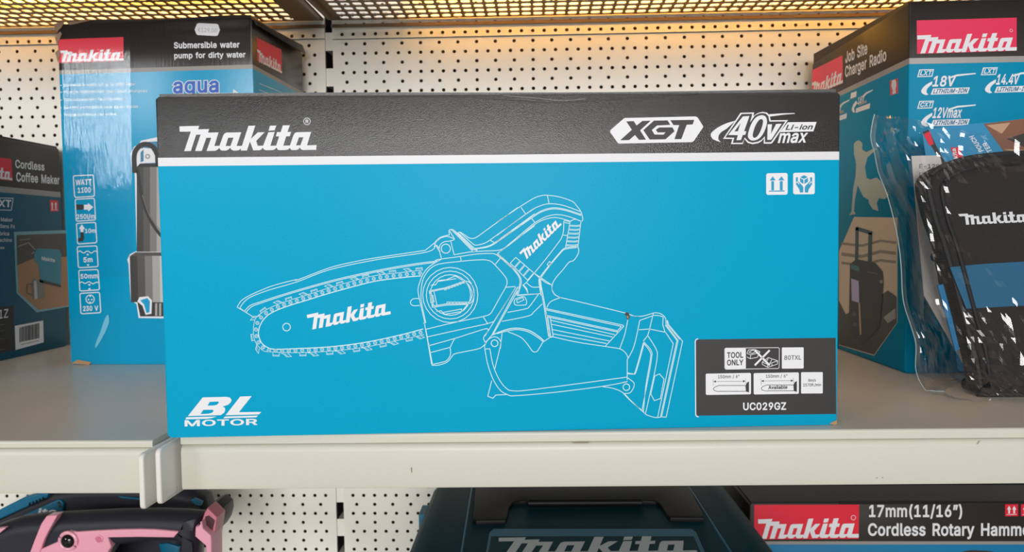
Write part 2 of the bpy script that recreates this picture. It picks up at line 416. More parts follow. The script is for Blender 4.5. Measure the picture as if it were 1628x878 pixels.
    'a': (389, '160,-9 126,-5 94,5 68,22 48,45 35,73 30,108 34,138 43,161 58,179 78,193 100,203 125,211 152,216 178,220 209,224 234,227 252,230 265,235 273,243 276,255 276,257 273,279 267,297 256,311 240,322 220,329 196,331 171,329 149,322 132,313 118,301 107,288 100,274 41,291 57,322 79,346 104,364 133,375 163,382 194,384 215,383 239,379 263,372 286,360 306,343 322,320 333,290 337,251 337,0 277,0 277,52 272,52 264,38 252,25 236,12 215,1 190,-6|170,45 202,49 228,59 248,74 263,93 272,115 276,138 276,190 270,186 259,182 246,179 231,176 216,173 200,171 186,169 175,168 154,164 134,159 117,150 103,139 95,124 92,105 94,87 102,72 114,61 130,52 149,47'),
    'b': (424, '229,-8 198,-5 172,4 153,17 138,31 127,46 118,59 112,59 112,0 53,0 53,509 114,509 114,319 118,319 127,331 137,346 152,360 171,373 197,381 229,384 274,378 313,361 345,332 370,293 385,245 390,189 385,133 370,84 346,45 313,16 274,-2|220,47 253,51 279,66 301,88 316,117 325,151 328,189 325,227 316,261 301,290 280,311 253,325 220,330 188,325 161,312 140,291 125,263 116,229 113,189 116,150 125,115 140,86 162,65 188,51'),
    'c': (395, '207,-8 159,-2 117,16 82,46 56,85 40,133 34,187 40,243 56,291 82,330 117,360 159,378 207,384 234,383 260,377 284,368 305,356 324,341 340,322 353,301 362,277 303,262 298,276 290,289 281,301 270,311 257,319 242,325 226,329 207,330 173,325 145,310 124,287 108,258 99,224 96,187 99,151 108,117 124,89 145,66 173,51 207,46 226,48 243,52 258,58 271,66 282,76 292,89 299,102 304,117 363,102 354,78 341,56 325,37 306,21 285,9 261,-1 235,-6'),
    'd': (424, '195,-8 151,-2 111,16 79,45 55,84 39,133 34,189 39,245 55,293 79,332 112,361 151,378 196,384 228,381 253,373 272,360 287,346 298,331 306,319 311,319 311,509 372,509 372,0 313,0 313,59 307,59 298,46 287,31 272,17 252,4 227,-5|205,47 236,51 263,65 284,86 299,115 309,150 312,189 309,229 300,263 284,291 263,312 237,325 205,330 172,325 145,311 124,290 108,261 99,227 96,189 99,151 109,117 124,88 145,66 172,51'),
    'e': (404, '212,-8 161,-2 117,16 82,46 56,85 40,132 34,187 39,242 55,290 81,329 115,359 157,378 205,384 236,382 266,374 294,361 319,341 341,315 357,282 368,242 371,194 371,169 75,169 75,221 338,221 310,202 307,237 298,269 283,294 263,314 237,326 205,330 173,326 146,313 125,294 109,270 99,241 96,211 96,178 100,139 110,106 128,80 151,61 179,50 212,46 234,48 254,53 271,61 285,73 297,88 306,105 365,91 353,63 335,39 311,19 283,4 249,-5'),
    'f': (253, '228,379 228,327 6,327 6,379|81,0 81,432 84,461 96,486 113,505 135,519 161,527 187,530 207,529 222,527 234,524 243,521 227,468 222,470 215,472 206,473 195,474 171,470 154,460 145,443 142,419 142,0'),
    'g': (425, '207,-151 168,-148 134,-140 105,-127 82,-110 64,-91 51,-69 101,-41 110,-53 122,-66 136,-78 154,-88 178,-95 207,-97 249,-92 282,-75 304,-47 311,-6 311,68 306,68 298,56 287,41 272,28 252,16 227,8 195,5 152,10 113,27 80,53 55,90 39,136 34,191 39,246 55,293 80,332 112,361 152,378 196,384 228,382 253,373 273,360 288,346 299,331 308,319 313,319 313,379 372,379 372,-9 367,-54 350,-90 324,-117 291,-136 251,-147|205,59 237,63 264,75 285,95 300,121 309,154 312,193 309,231 300,264 285,291 264,312 237,325 205,330 172,325 145,312 124,290 109,262 99,229 96,193 99,155 109,123 124,96 145,76 172,63'),
    'h': (410, '114,227 114,0 53,0 53,509 114,509 114,287 102,287 124,332 152,362 187,379 227,384 264,380 295,369 321,349 341,321 353,285 357,240 357,0 296,0 296,235 290,275 273,304 246,323 210,329 184,326 161,317 141,303 126,283 117,257'),
    'i': (166, '53,0 53,379 114,379 114,0|84,443 67,446 54,455 44,468 41,483 44,499 54,512 67,521 84,524 100,521 114,512 123,499 126,483 123,468 114,455 100,446'),
    'j': (166, '53,379 114,379 114,-30 111,-63 102,-90 86,-113 65,-129 37,-139 4,-143 -10,-143 -10,-87 2,-87 25,-83 40,-72 50,-54 53,-29|83,443 67,446 53,455 44,468 41,483 44,499 53,512 67,521 83,524 100,521 114,512 123,499 126,483 123,468 114,455 100,446'),
    'k': (380, '110,137 110,212 121,212 284,379 360,379 184,199 177,199|53,0 53,509 114,509 114,0|294,0 148,186 191,229 372,0'),
    'l': (189, '139,-2 101,3 74,20 58,47 53,84 53,509 114,509 114,99 115,77 120,62 130,54 146,52 154,52 160,53 165,53 170,54 181,3 172,1 162,-1 151,-2'),
    'm': (609, '53,0 53,379 112,379 112,295 108,295 118,323 132,346 151,363 172,376 195,384 219,386 257,380 287,361 309,331 321,295 312,295 322,321 337,343 357,361 381,375 407,383 437,386 468,383 497,372 522,354 541,328 553,296 557,255 557,0 496,0 496,254 490,289 473,313 447,326 419,330 395,328 374,320 358,307 345,290 338,270 335,247 335,0 274,0 274,260 269,288 253,311 229,326 199,330 178,328 158,320 140,307 126,289 117,266 114,238 114,0'),
    'n': (409, '114,227 114,0 53,0 53,379 112,379 112,287 102,287 124,332 152,362 187,379 227,384 264,380 295,369 321,349 341,321 353,285 357,240 357,0 296,0 296,235 290,275 273,304 246,323 210,329 184,326 161,317 141,303 126,283 117,257'),
    'o': (415, '207,-8 159,-2 117,16 82,46 56,85 40,133 34,187 40,243 56,291 82,330 117,360 159,378 207,384 256,378 299,360 333,330 359,291 376,243 381,187 376,133 359,85 333,46 299,16 256,-2|207,46 242,51 270,66 292,89 307,117 316,151 319,187 316,224 307,258 292,287 270,310 242,325 207,330 173,325 145,310 124,287 108,258 99,224 96,187 99,151 108,117 124,89 145,66 173,51'),
    'p': (424, '53,-143 53,379 112,379 112,319 118,319 126,331 137,346 152,360 171,373 197,381 229,384 274,378 313,361 345,332 370,293 385,245 390,189 385,133 370,84 346,45 313,16 274,-2 229,-8 198,-5 173,4 153,17 138,31 127,46 118,59 114,59 114,-143|220,47 253,51 279,66 301,88 316,117 325,151 328,189 325,227 316,261 301,290 280,311 253,325 220,330 188,325 161,312 140,291 125,263 116,229 113,189 116,150 125,115 140,86 162,65 188,51'),
    'q': (424, '372,-143 311,-143 311,59 306,59 298,46 287,31 272,17 252,4 227,-5 195,-8 151,-2 111,16 79,45 55,84 39,133 34,189 39,245 55,293 79,332 112,361 151,378 196,384 228,381 253,373 272,360 287,346 298,331 307,319 313,319 313,379 372,379|205,47 236,51 263,65 284,86 299,115 309,150 312,189 309,229 300,263 284,291 263,312 237,325 205,330 172,325 145,311 124,290 108,261 99,227 96,189 99,151 109,117 124,88 145,66 172,51'),
    'r': (259, '53,0 53,379 112,379 112,321 115,321 130,347 152,367 181,380 213,385 221,385 229,384 237,384 243,384 243,322 239,323 230,324 219,325 207,326 182,323 159,315 140,301 126,284 117,262 114,237 114,0'),
    's': (365, '182,-8 145,-5 112,3 84,18 62,38 45,63 36,94 94,107 105,79 124,60 150,49 181,45 217,50 244,62 262,81 268,103 265,121 254,136 237,147 212,155 149,170 104,186 72,208 53,237 47,274 51,305 65,332 87,354 115,370 149,381 187,384 223,381 254,372 279,358 299,339 314,316 324,290 268,277 258,298 243,316 219,328 187,333 156,329 131,317 114,299 109,277 112,258 124,243 144,232 172,223 229,209 275,194 306,171 325,142 331,107 326,75 312,47 290,24 260,6 223,-5'),
    't': (227, '204,379 204,327 6,327 6,379|65,471 126,471 126,98 128,76 136,61 150,53 170,50 177,50 185,51 194,52 202,54 213,2 203,-1 192,-3 180,-4 168,-4 125,2 92,21 72,52 65,93'),
    'u': (410, '182,-5 146,-1 115,11 89,31 69,59 57,95 53,139 53,379 114,379 114,144 119,105 137,75 164,56 200,50 226,53 249,62 268,77 283,97 293,122 296,153 296,379 357,379 357,0 298,0 298,92 307,92 286,47 257,17 222,0'),
    'v': (389, '163,0 17,379 84,379 165,155 177,121 187,87 196,53 206,21 184,21 194,53 203,87 213,121 224,155 305,379 371,379 226,0'),
    'w': (567, '138,0 23,379 87,379 133,214 143,177 154,137 165,91 175,41 165,41 175,90 186,135 196,176 206,214 252,379 316,379 362,214 371,176 382,136 392,91 402,41 391,41 402,90 413,135 423,176 434,214 480,379 545,379 429,0 368,0 319,172 312,198 305,225 297,252 291,280 284,309 277,338 291,338 284,309 277,280 270,252 263,225 255,198 248,172 199,0'),
    'x': (378, '21,0 171,218 171,171 29,379 100,379 147,306 164,279 179,253 193,229 207,206 175,206 190,229 202,253 216,279 233,306 282,379 352,379 209,169 209,214 358,0 287,0 231,85 214,112 200,136 187,159 173,182 205,182 191,159 178,136 165,112 148,85 91,0'),
    'y': (389, '47,-139 61,-86 71,-87 88,-90 104,-89 118,-84 130,-74 141,-58 151,-36 163,-1 17,379 84,379 165,155 177,121 187,87 196,53 206,21 184,21 193,53 202,87 212,121 224,155 305,379 371,379 204,-58 191,-85 177,-107 159,-124 139,-136 117,-143 91,-145 77,-145 65,-143 54,-141'),
    'z': (380, '42,0 42,46 254,320 254,323 48,323 48,379 333,379 333,331 126,60 126,56 339,56 339,0'),
    'é': (404, '212,-8 161,-2 117,16 82,46 56,85 40,132 34,187 39,242 55,290 81,329 115,359 157,378 205,384 236,382 266,374 294,361 319,341 341,315 357,282 368,242 371,194 371,169 75,169 75,221 338,221 310,202 307,237 298,269 283,294 263,314 237,326 205,330 173,326 146,313 125,294 109,270 99,241 96,211 96,178 100,139 110,106 128,80 151,61 179,50 212,46 234,48 254,53 271,61 285,73 297,88 306,105 365,91 353,63 335,39 311,19 283,4 249,-5|177,429 225,529 293,529 227,429'),
    '”': (300, '52,318 82,509 151,509 98,318|175,318 205,509 274,509 222,318'),
    '•': (388, '194,93 166,96 139,107 117,124 100,147 89,173 85,202 89,231 100,257 117,279 139,296 166,307 194,311 223,307 249,296 272,279 289,257 300,231 304,202 300,173 289,147 272,124 249,107 223,96'),
    '€': (463, '364,329 341,279 16,279 34,329|321,229 298,179 16,179 34,229|423,463 398,409 383,422 366,433 348,443 329,450 309,454 288,456 248,450 213,433 183,404 161,365 146,315 141,254 146,194 161,144 183,104 213,76 248,59 288,53 309,54 329,59 348,66 365,74 381,85 396,96 422,43 393,21 361,6 325,-4 288,-7 230,1 179,25 137,63 105,115 85,179 78,254 85,329 105,393 137,445 179,484 230,508 288,516 325,512 361,502 394,486'),
}
_GC = {}


def inside(P, o):
    h = False
    for i in range(len(o)):
        A, B = o[i - 1], o[i]
        if (A.y > P.y) != (B.y > P.y) and P.x < (B.x - A.x) * (P.y - A.y) / (B.y - A.y) + A.x: h = not h
    return h


def glyph(c, wt):
    """triangles of a letter as (x, y, level); wt thickens it by a rim of that width along its contours"""
    key = (c, round(wt, 4))
    if key in _GC:
        return _GC[key]
    adv, reg = GLYPHS[c]
    loops = [[Vector((float(p.split(',')[0]), float(p.split(',')[1]), 0)) / 1000 for p in l.split()] for l in reg.split('|') if l]
    area = lambda l: sum(l[i - 1].x * l[i].y - l[i].x * l[i - 1].y for i in range(len(l)))
    loops = [l if area(l) > 0 else l[::-1] for l in loops]
    groups = []; holes = []
    for i, l in enumerate(loops):
        par = [o for j, o in enumerate(loops) if j != i and all(inside(p, o) for p in l[::max(1, len(l) // 8)])]
        (holes if par and c != 'A' else groups).append(l)
    pts = []; tris = []
    cyc = groups + [h[::-1] for h in holes]
    vin = []; ein = []
    for l in cyc:
        k = len(vin); vin += [Vector((p.x, p.y)) for p in l]; ein += [(k + i, k + (i + 1) % len(l)) for i in range(len(l))]
    vo, _, fo = delaunay_2d_cdt(vin, ein, [], 0, 1e-6)[:3] if vin else ([], 0, [])

    def winding(x, y):
        w = 0
        for l in cyc:
            for i in range(len(l)):
                A, B = l[i - 1], l[i]
                cr = (B.x - A.x) * (y - A.y) - (x - A.x) * (B.y - A.y)
                if A.y <= y < B.y and cr > 0: w += 1
                elif B.y <= y < A.y and cr < 0: w -= 1
        return w
    pts = [(p[0], p[1], 0.12) for p in vo]
    for t in fo:
        P = [vo[i] for i in t]
        if winding(sum(p[0] for p in P) / len(P), sum(p[1] for p in P) / len(P)) > 0:
            A = sum(P[i - 1][0] * P[i][1] - P[i][0] * P[i - 1][1] for i in range(len(P)))
            if abs(A) > 1e-9: tris.append(tuple(t) if A > 0 else tuple(t)[::-1])
    for gi, l in enumerate(groups):
        hs = [h for h in holes if inside(h[0], l)]
        if wt > 0:
            for q_, sg in [(l, 1)] + [(h, -1) for h in hs]:
                n = len(q_); k = len(pts)
                for i in range(n):
                    d1 = (q_[i] - q_[i - 1]).normalized(); d2 = (q_[(i + 1) % n] - q_[i]).normalized()
                    n1, n2 = Vector((d1.y, -d1.x, 0)) * sg, Vector((d2.y, -d2.x, 0)) * sg
                    m = n1 + n2
                    m = m.normalized() / max(0.55, m.normalized().dot(n1)) if m.length > 0.1 else n1
                    q = q_[i] + m * wt; zl = 0.10 - 0.015 * gi
                    pts += [(q_[i].x, q_[i].y, zl), (q.x, q.y, zl)]
                for i in range(n):
                    j = (i + 1) % n
                    f4 = (k + 2 * i, k + 2 * i + 1, k + 2 * j + 1, k + 2 * j)
                    tris.append(f4 if sg > 0 else f4[::-1])
    _GC[key] = (adv / 1000, pts, tris, [[(p.x, p.y) for p in l] for l in loops])
    return _GC[key]


def text_tris(s, bold=0.0, loops=False):
    wt = 0.022 if bold > 0.006 else (0.007 if bold >= 0 else 0.0)
    x = 0.0; v = []; f = []; ls = []
    for c in s:
        adv, pts, tris, lp = glyph(c, wt)
        n = len(v)
        v += [(a + x, b, z) for a, b, z in pts]; f += [tuple(n + i for i in t) for t in tris]; ls += [[(a + x, b) for a, b in l] for l in lp]
        x += adv + (0.02 if wt > 0.01 else 0.004)
    return (v, f, ls) if loops else (v, f)


CAPH, XH = 0.509, 0.379

# the maker's script emblem, traced once (units: those of an enlarged view)
EMBLEM = [(100, 202), (303, 197), (293, 233), (405, 230), (395, 267), (503, 264), (460, 405), (513, 404), (550, 300), (563, 277), (585, 266), (737, 263),
          (690, 404), (745, 404), (812, 196), (882, 194), (838, 330), (908, 264), (978, 262), (893, 352), (908, 403), (965, 402), (1018, 262), (1083, 260),
          (1040, 403), (1100, 402), (1130, 305), (1096, 305), (1108, 262), (1146, 261), (1168, 192), (1238, 190), (1216, 260), (1254, 258),
          (1240, 303), (1203, 304), (1173, 402), (1243, 399), (1278, 295), (1290, 273), (1310, 262), (1460, 259), (1420, 398), (1518, 396), (1516, 445), (1375, 447),
          (1358, 440), (1346, 420), (1330, 440), (1310, 447), (1265, 448), (1250, 440), (1242, 424), (1222, 442), (1200, 447), (1135, 448), (1115, 442), (1103, 420), (1085, 441),
          (1065, 448), (992, 449), (972, 440), (962, 422), (945, 442), (930, 449), (862, 450), (828, 358), (797, 452), (733, 453), (737, 432), (715, 447), (690, 453), (655, 453),
          (635, 442), (625, 422), (603, 444), (580, 453), (540, 453), (522, 444), (512, 425), (490, 446), (465, 456), (380, 457), (428, 320), (378, 320),
          (330, 457), (262, 457), (318, 287), (272, 288), (218, 457), (150, 459), (217, 256), (103, 258)]
EMBLEM_HOLES = [[(603, 320), (657, 318), (627, 405), (577, 406)], [(1335, 315), (1382, 314), (1352, 398), (1306, 400)]]
EMBLEM_DOT = [(1035, 195), (1100, 193), (1082, 243), (1020, 246)]


class Face:
    """A flat printed face: point, outward normal. Prints are laid on it in thin layers."""

    def __init__(s, p, n):
        s.p = Vector(p); s.n = Vector(n).normalized()
        up = Vector((0, 0, 1)) if abs(s.n.z) < 0.9 else Vector((0, 1, 0))
        s.u = up.cross(s.n).normalized(); s.v = s.n.cross(s.u)

    def px(s, q, layer=1):
        return on_plane(q[0], q[1], s.p, s.n) + s.n * (0.00012 * layer)

    def uv(s, q):
        d = on_plane(q[0], q[1], s.p, s.n) - s.p
        return Vector((d.dot(s.u), d.dot(s.v)))

    def at(s, uv, layer=1):
        return s.p + s.u * uv[0] + s.v * uv[1] + s.n * (0.00012 * layer)


class Print:
    def __init__(s, face):
        s.f = face; s.mb = MB()

    def fill(s, pts, m, layer=1, holes=()):
        loops = [[Vector((a, b, 0)) for a, b in l] for l in [pts] + list(holes)]
        flat = [p for l in loops for p in l]
        tris = tessellate_polygon(loops)
        s.mb.mesh([s.f.px((p.x, p.y), layer) for p in flat], [s._o(t, flat) for t in tris], m)

    @staticmethod
    def _o(t, P):
        a, b, c = (P[i] for i in t)
        return t if (b.x - a.x) * (c.y - a.y) - (b.y - a.y) * (c.x - a.x) < 0 else t[::-1]

    def rect(s, x0, y0, x1, y1, m, layer=1, r=0.0, slope=0.0):
        if r:
            pts = []
            for cx, cy, a0 in ((x1 - r, y0 + r, -90), (x1 - r, y1 - r, 0), (x0 + r, y1 - r, 90), (x0 + r, y0 + r, 180)):
                for k in range(5):
                    a = math.radians(a0 + 22.5 * k)
                    pts.append((cx + r * math.cos(a), cy + r * math.sin(a)))
        else:
            pts = [(x0, y0), (x1, y0), (x1, y1), (x0, y1)]
        s.fill([(x, y + slope * (x - x0)) for x, y in pts], m, layer)

    def stroke(s, pts, m, w=1.2, layer=1, closed=False):
        P = [Vector(p) for p in pts]
        P = [p for i, p in enumerate(P) if i == 0 or (p - P[i - 1]).length > 1e-4]
        n = len(P)
        if n < 2: return
        L = []; R = []
        for i in range(n):
            a = P[i - 1] if (i or closed) else P[i]; b = P[(i + 1) % n] if (i < n - 1 or closed) else P[i]
            d1 = (P[i] - a); d2 = (b - P[i])
            d1 = d1.normalized() if d1.length else d2.normalized(); d2 = d2.normalized() if d2.length else d1
            t = d1 + d2
            t = t.normalized() if t.length > 0.2 else d1
            nv = Vector((-t.y, t.x)); k = 1.0 / max(0.5, nv.dot(Vector((-d1.y, d1.x))))
            L.append(P[i] + nv * (w / 2 * k)); R.append(P[i] - nv * (w / 2 * k))
        for i in range(n if closed else n - 1):
            j = (i + 1) % n
            s.mb.poly([s.f.px(q, layer) for q in (R[i], L[i], L[j], R[j])][::-1], m)

    def circle(s, c, r, m, w=1.2, layer=1, ry=None):
        ry = ry or r
        s.stroke([(c[0] + r * math.cos(2 * PI * k / 24), c[1] + ry * math.sin(2 * PI * k / 24)) for k in range(24)], m, w, layer, True)

    def disc(s, c, r, m, layer=1, ry=None):
        ry = ry or r
        s.fill([(c[0] + r * math.cos(2 * PI * k / 20), c[1] + ry * math.sin(2 * PI * k / 20)) for k in range(20)], m, layer)

    def text(s, t, pL, pR, pT, m, layer=1, bold=0.0, ref='H'):
        v, f = text_tris(t, bold)
        x0 = min(a[0] for a in v); x1 = max(a[0] for a in v); ch = CAPH if ref == 'H' else XH
        a, b, c = s.f.uv(pL), s.f.uv(pR), s.f.uv(pT)
        e1 = (b - a) / (x1 - x0); e2 = (c - a) / ch
        s.mb.mesh([s.f.at(a + e1 * (x - x0) + e2 * y, layer + z) for x, y, z in v], f, m)

    def emblem(s, pBL, pBR, pTL, m, layer=1):
        """lays the emblem so that its lower left, lower right and upper left corners fall on the three given spots"""
        a, b, c = s.f.uv(pBL), s.f.uv(pBR), s.f.uv(pTL)
        A0, A1, A2 = Vector((150, 459)), Vector((1516, 445)), Vector((100, 202))
        M = Matrix(((A1 - A0).to_tuple(), (A2 - A0).to_tuple())).transposed().inverted()

        def T(q):
            k = M @ (Vector(q) - A0)
            return a + (b - a) * k[0] + (c - a) * k[1]
        for loops in ([EMBLEM] + EMBLEM_HOLES, [EMBLEM_DOT]):
            L3 = [[Vector((x, y, 0)) for x, y in l] for l in loops]
            flat = [p for l in L3 for p in l]
            tris = tessellate_polygon(L3)
            s.mb.mesh([s.f.at(T((p.x, p.y)), layer) for p in flat], [s._o(t, flat) for t in tris], m)

    def build(s, name, parent, label=None):
        o = s.mb.build(name, parent, fix=False)
        if label: o['label'] = label
        return o


def carton_body(c4, z0, bands, rad=0.002):
    """c4: four corners (x,y) counterclockwise from above; bands: [(z_top, material)...] from the bottom up."""
    prof = []
    for i in range(4):
        p = Vector(c4[i]); a = (Vector(c4[i - 1]) - p).normalized(); b = (Vector(c4[(i + 1) % 4]) - p).normalized()
        prof += [p + a * rad, p + a * rad * 0.3 + b * rad * 0.3, p + b * rad]
    c = sum((Vector(q) for q in c4), Vector((0, 0))) / 4
    ins = [q + (c - q).normalized() * rad for q in prof]
    mb = MB()
    ring = lambda P, z: [(q[0], q[1], z) for q in P]
    z = z0
    mb.poly(ring(ins, z0)[::-1], bands[0][1])
    mb.grid([ring(ins, z0), ring(prof, z0 + rad)], bands[0][1], True)
    z = z0 + rad
    for k, (zt, m) in enumerate(bands):
        top = zt - rad if k == len(bands) - 1 else zt
        mb.grid([ring(prof, z), ring(prof, top)], m, True); z = top
    mb.grid([ring(prof, z), ring(ins, bands[-1][0])], bands[-1][1], True)
    mb.poly(ring(ins, bands[-1][0]), bands[-1][1])
    return mb


# ================================================================== the shelving
def hole_panel(name, x0, x1, z0, z1, ax, bx, za, y=0.0, label='', r=0.0024):
    """perforated steel sheet facing -Y: rows of holes alternately 15 and 25 mm apart, real openings"""
    mb = MB(); st = 0.01262; th = 0.0012; N = 10
    j0 = math.ceil((z0 + 0.0035 - za) / st); j1 = math.floor((z1 - 0.0035 - za) / st)

    def quad(a, b, c, d):
        mb.poly([(a, y, c), (b, y, c), (b, y, d), (a, y, d)], CREAM2)
    zlo = za + (j0 - 0.5) * st; zhi = za + (j1 + 0.5) * st
    if zlo > z0: quad(x0, x1, z0, zlo)
    if zhi < z1: quad(x0, x1, zhi, z1)
    for j in range(j0, j1 + 1):
        zc = za + j * st; p, off = (0.015, ax) if j % 2 == 0 else (0.025, bx)
        i0 = math.ceil((x0 + p / 2 - off) / p); i1 = math.floor((x1 - p / 2 - off) / p)
        xl = off + (i0 - 0.5) * p; xr = off + (i1 + 0.5) * p
        b, t = max(z0, zc - st / 2), min(z1, zc + st / 2)
        if xl - x0 > 1e-5: quad(x0, xl, b, t)
        if x1 - xr > 1e-5: quad(xr, x1, b, t)
        for i in range(i0, i1 + 1):
            xc = off + i * p; l, q = xc - p / 2, xc + p / 2
            h = [(xc + r * math.cos(2 * PI * k / N), zc + r * math.sin(2 * PI * k / N)) for k in range(N + 1)]
            up = [(q, zc), (q, t), (l, t), (l, zc)] + h[:N // 2 + 1][::-1]
            dn = [(l, zc), (l, b), (q, b), (q, zc)] + h[N // 2:][::-1]
            mb.poly([(a, y, c) for a, c in up][::-1], CREAM2)
            mb.poly([(a, y, c) for a, c in dn][::-1], CREAM2)
            mb.grid([[(a, y, c) for a, c in h], [(a, y + th, c) for a, c in h]], CREAM2)
    mb.poly([(x0, y, z0), (x0, y, z1), (x0, y + 0.012, z1), (x0, y + 0.012, z0)], CREAM2)
    mb.poly([(x1, y, z0), (x1, y + 0.012, z0), (x1, y + 0.012, z1), (x1, y, z1)], CREAM2)
    mb.poly([(x0, y, z0), (x0, y + 0.012, z0), (x1, y + 0.012, z0), (x1, y, z0)], CREAM2)
    mb.poly([(x0, y, z1), (x1, y, z1), (x1, y + 0.012, z1), (x0, y + 0.012, z1)], CREAM2)
    o = mb.build(name, loc=((x0 + x1) / 2, y, z0), fix=False)
    return tag(o, label, 'panel', 'perforated back panels')


XR0, XR1, XL0, XL1 = -0.2680, 0.82, -0.88, -0.2785
ZLOW = -0.2168
hole_panel('perforated_panel', XR0, XR1, -0.050, 0.4033, -0.25475, -0.22475, 0.3850, 0.0, 'cream perforated back panel right of the upright, behind the large turquoise box')
hole_panel('perforated_panel', XL0, XL1, -0.050, 0.4043, -0.2927, -0.3000, 0.3840, 0.0, 'cream perforated back panel left of the upright, behind the pump box')
hole_panel('perforated_panel', XR0, XR1, 0.4045, 0.80, -0.25475, -0.22475, 0.3850, -0.0012, 'perforated back panel right of the upright, lit yellow at the grille shelf')
hole_panel('perforated_panel', XL0, XL1, 0.4055, 0.80, -0.2927, -0.3000, 0.3840, -0.0012, 'perforated back panel left of the upright, top one at the grille shelf')
hole_panel('perforated_panel', XR0, XR1, -0.56, -0.0512, -0.25475, -0.22475, ZLOW, 0.0, 'perforated back panel under the shelf, behind the dark tool case')
hole_panel('perforated_panel', XL0, XL1, -0.56, -0.0512, -0.2927, -0.3000, ZLOW, 0.0, 'perforated back panel under the shelf, behind the pink trimmed vacuum')

# slotted upright between the panels, and the dark rear wall of the gondola
mb = MB()
zc = -0.56
X0, X1, YP = -0.2783, -0.2682, 0.003
while zc < 0.80:
    z1 = zc + 0.024; z2 = zc + 0.0475
    mb.box((X0, YP, zc), (X1, YP + 0.03, z1), CREAM2)
    mb.box((X0, YP, z1), (X0 + 0.0008, YP + 0.03, z2), mat('slot_shadow', srgb(28, 24, 22), 0.9))
    mb.box((X1 - 0.0008, YP, z1), (X1, YP + 0.03, z2), MATS['slot_shadow'])
    mb.box((X0 + 0.0008, YP + 0.026, z1), (X1 - 0.0008, YP + 0.03, z2), MATS['slot_shadow'])
    zc = z2
tag(mb.build('upright_post', loc=((X0 + X1) / 2, YP, -0.56), fix=False), 'slotted cream upright post between the left and right perforated panels', 'post')
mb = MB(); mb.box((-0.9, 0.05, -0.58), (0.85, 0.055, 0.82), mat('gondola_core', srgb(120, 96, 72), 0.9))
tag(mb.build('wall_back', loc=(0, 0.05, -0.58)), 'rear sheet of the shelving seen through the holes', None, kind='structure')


def shelf_deck(name, x0, x1, yf0, yf1, zt, zg, zb, label, plates):
    """deck with rolled front edge; yf0, yf1: front edge depth at both ends"""
    root = thing(name, ((x0 + x1) / 2, -0.25, zt), label, 'shelf', 'deep cream shelves of the gondola')
    P = lambda x, dy, z: (x, yf0 + (yf1 - yf0) * (x - x0) / (x1 - x0) + dy, z)
    mb = MB()
    prof = [(None, zt), (0.0, zt)] + [(-0.0018 * math.sin(a), zt - 0.0018 * (1 - math.cos(a))) for a in (0.5, 1.0, PI / 2)] + [(-0.0018, zg), (0.0008, zg - 0.0006), (0.0008, zb + 0.004)]
    rows = []
    for x in (x0, x1):
        row = []
        for dy, z in prof:
            row.append((x, -0.004, z) if dy is None else P(x, dy, z))
        row += [P(x, 0.012, zb + 0.004), P(x, 0.012, zt - 0.030), (x, -0.004, zt - 0.030)]
        rows.append(row)
    k = len(rows[0])
    for i in range(k):
        j = (i + 1) % k
        mb.poly([rows[0][i], rows[0][j], rows[1][j], rows[1][i]], DECK if i == 0 else CREAM)
    mb.poly(rows[0], CREAM); mb.poly(rows[1][::-1], CREAM)
    mb.build('deck', root)
    mb = MB()                                                     # price rail: folded strip with soft edges
    pr = [(0.0006, zg - 0.0008), (-0.0012, zg - 0.0012), (-0.0026, zg - 0.0030), (-0.0030, zg - 0.006), (-0.0030, zb + 0.003), (-0.0022, zb + 0.0008), (0.0, zb), (0.0055, zb), (0.0055, zb + 0.0012), (0.0006, zb + 0.0012)]
    rows = [[P(x, dy, z) for dy, z in pr] for x in (x0 + 0.0005, x1 - 0.0005)]
    mb.grid(rows, CREAM, True); mb.poly(rows[0], CREAM); mb.poly(rows[1][::-1], CREAM)
    mb.build('price_rail', root, smooth=True)
    for xa, xb in plates:
        mb = MB(); yA = -0.5255; zT = zt - 0.0035; zB = zt - 0.0415
        out = [(yA + 0.004, zT)]
        out += [(yA + 0.004 - 0.004 * math.sin(a), zT - 0.004 + 0.004 * math.cos(a)) for a in (0.5, 1.0, PI / 2)]
        out += [(yA + 0.003 - 0.003 * math.cos(a), zB + 0.003 - 0.003 * math.sin(a)) for a in (0.0, 0.6, 1.1, PI / 2)]
        out += [(-0.30, zB - 0.006), (-0.012, zB - 0.04), (-0.012, zT)]
        mb.prism([Vector((xa, a, b)) for a, b in out], Vector((xb - xa, 0, 0)), STEEL, 0.0012)
        o = mb.build('bracket', root, smooth=True)
    return root


shelf_deck('shelf', -0.2497, 0.80, -0.5008, -0.4846, 0.0, -0.0065, -0.0392, 'right-hand cream shelf carrying the large turquoise box', [(-0.2567, -0.2529)])
shelf_deck('shelf', -0.86, -0.2695, -0.5015, -0.5015, -0.0035, -0.0082, -0.0415, 'left-hand cream shelf carrying the pump box, set slightly lower', [(-0.2684, -0.2645)])


RAIL = Face((0, -0.49995 - 0.0001, -0.02), (0.01543, -1, 0))
RS = [o for o in bpy.data.objects if o.get('label', '').startswith('right-hand cream shelf')][0]
for pts in ([(908, 704), (925, 703.4), (938, 703.2), (934, 704.8), (912, 705)], [(653, 744), (655, 743), (655.5, 751), (654, 752)], [(1393, 759.5), (1395, 759.2), (1395, 760.6), (1393, 760.8)], [(1402, 759.2), (1404, 759), (1404, 760.4), (1402, 760.5)],
            [(1553, 706), (1558, 700.5), (1558.6, 701), (1554, 706.5)], [(278, 774.2), (282, 773.6), (282, 775.6), (279, 775.8)]):
    P = Print(RAIL); P.fill(pts, mat('chip_brown', srgb(140, 130, 114), 0.7), 1); P.build('scratch', RS)


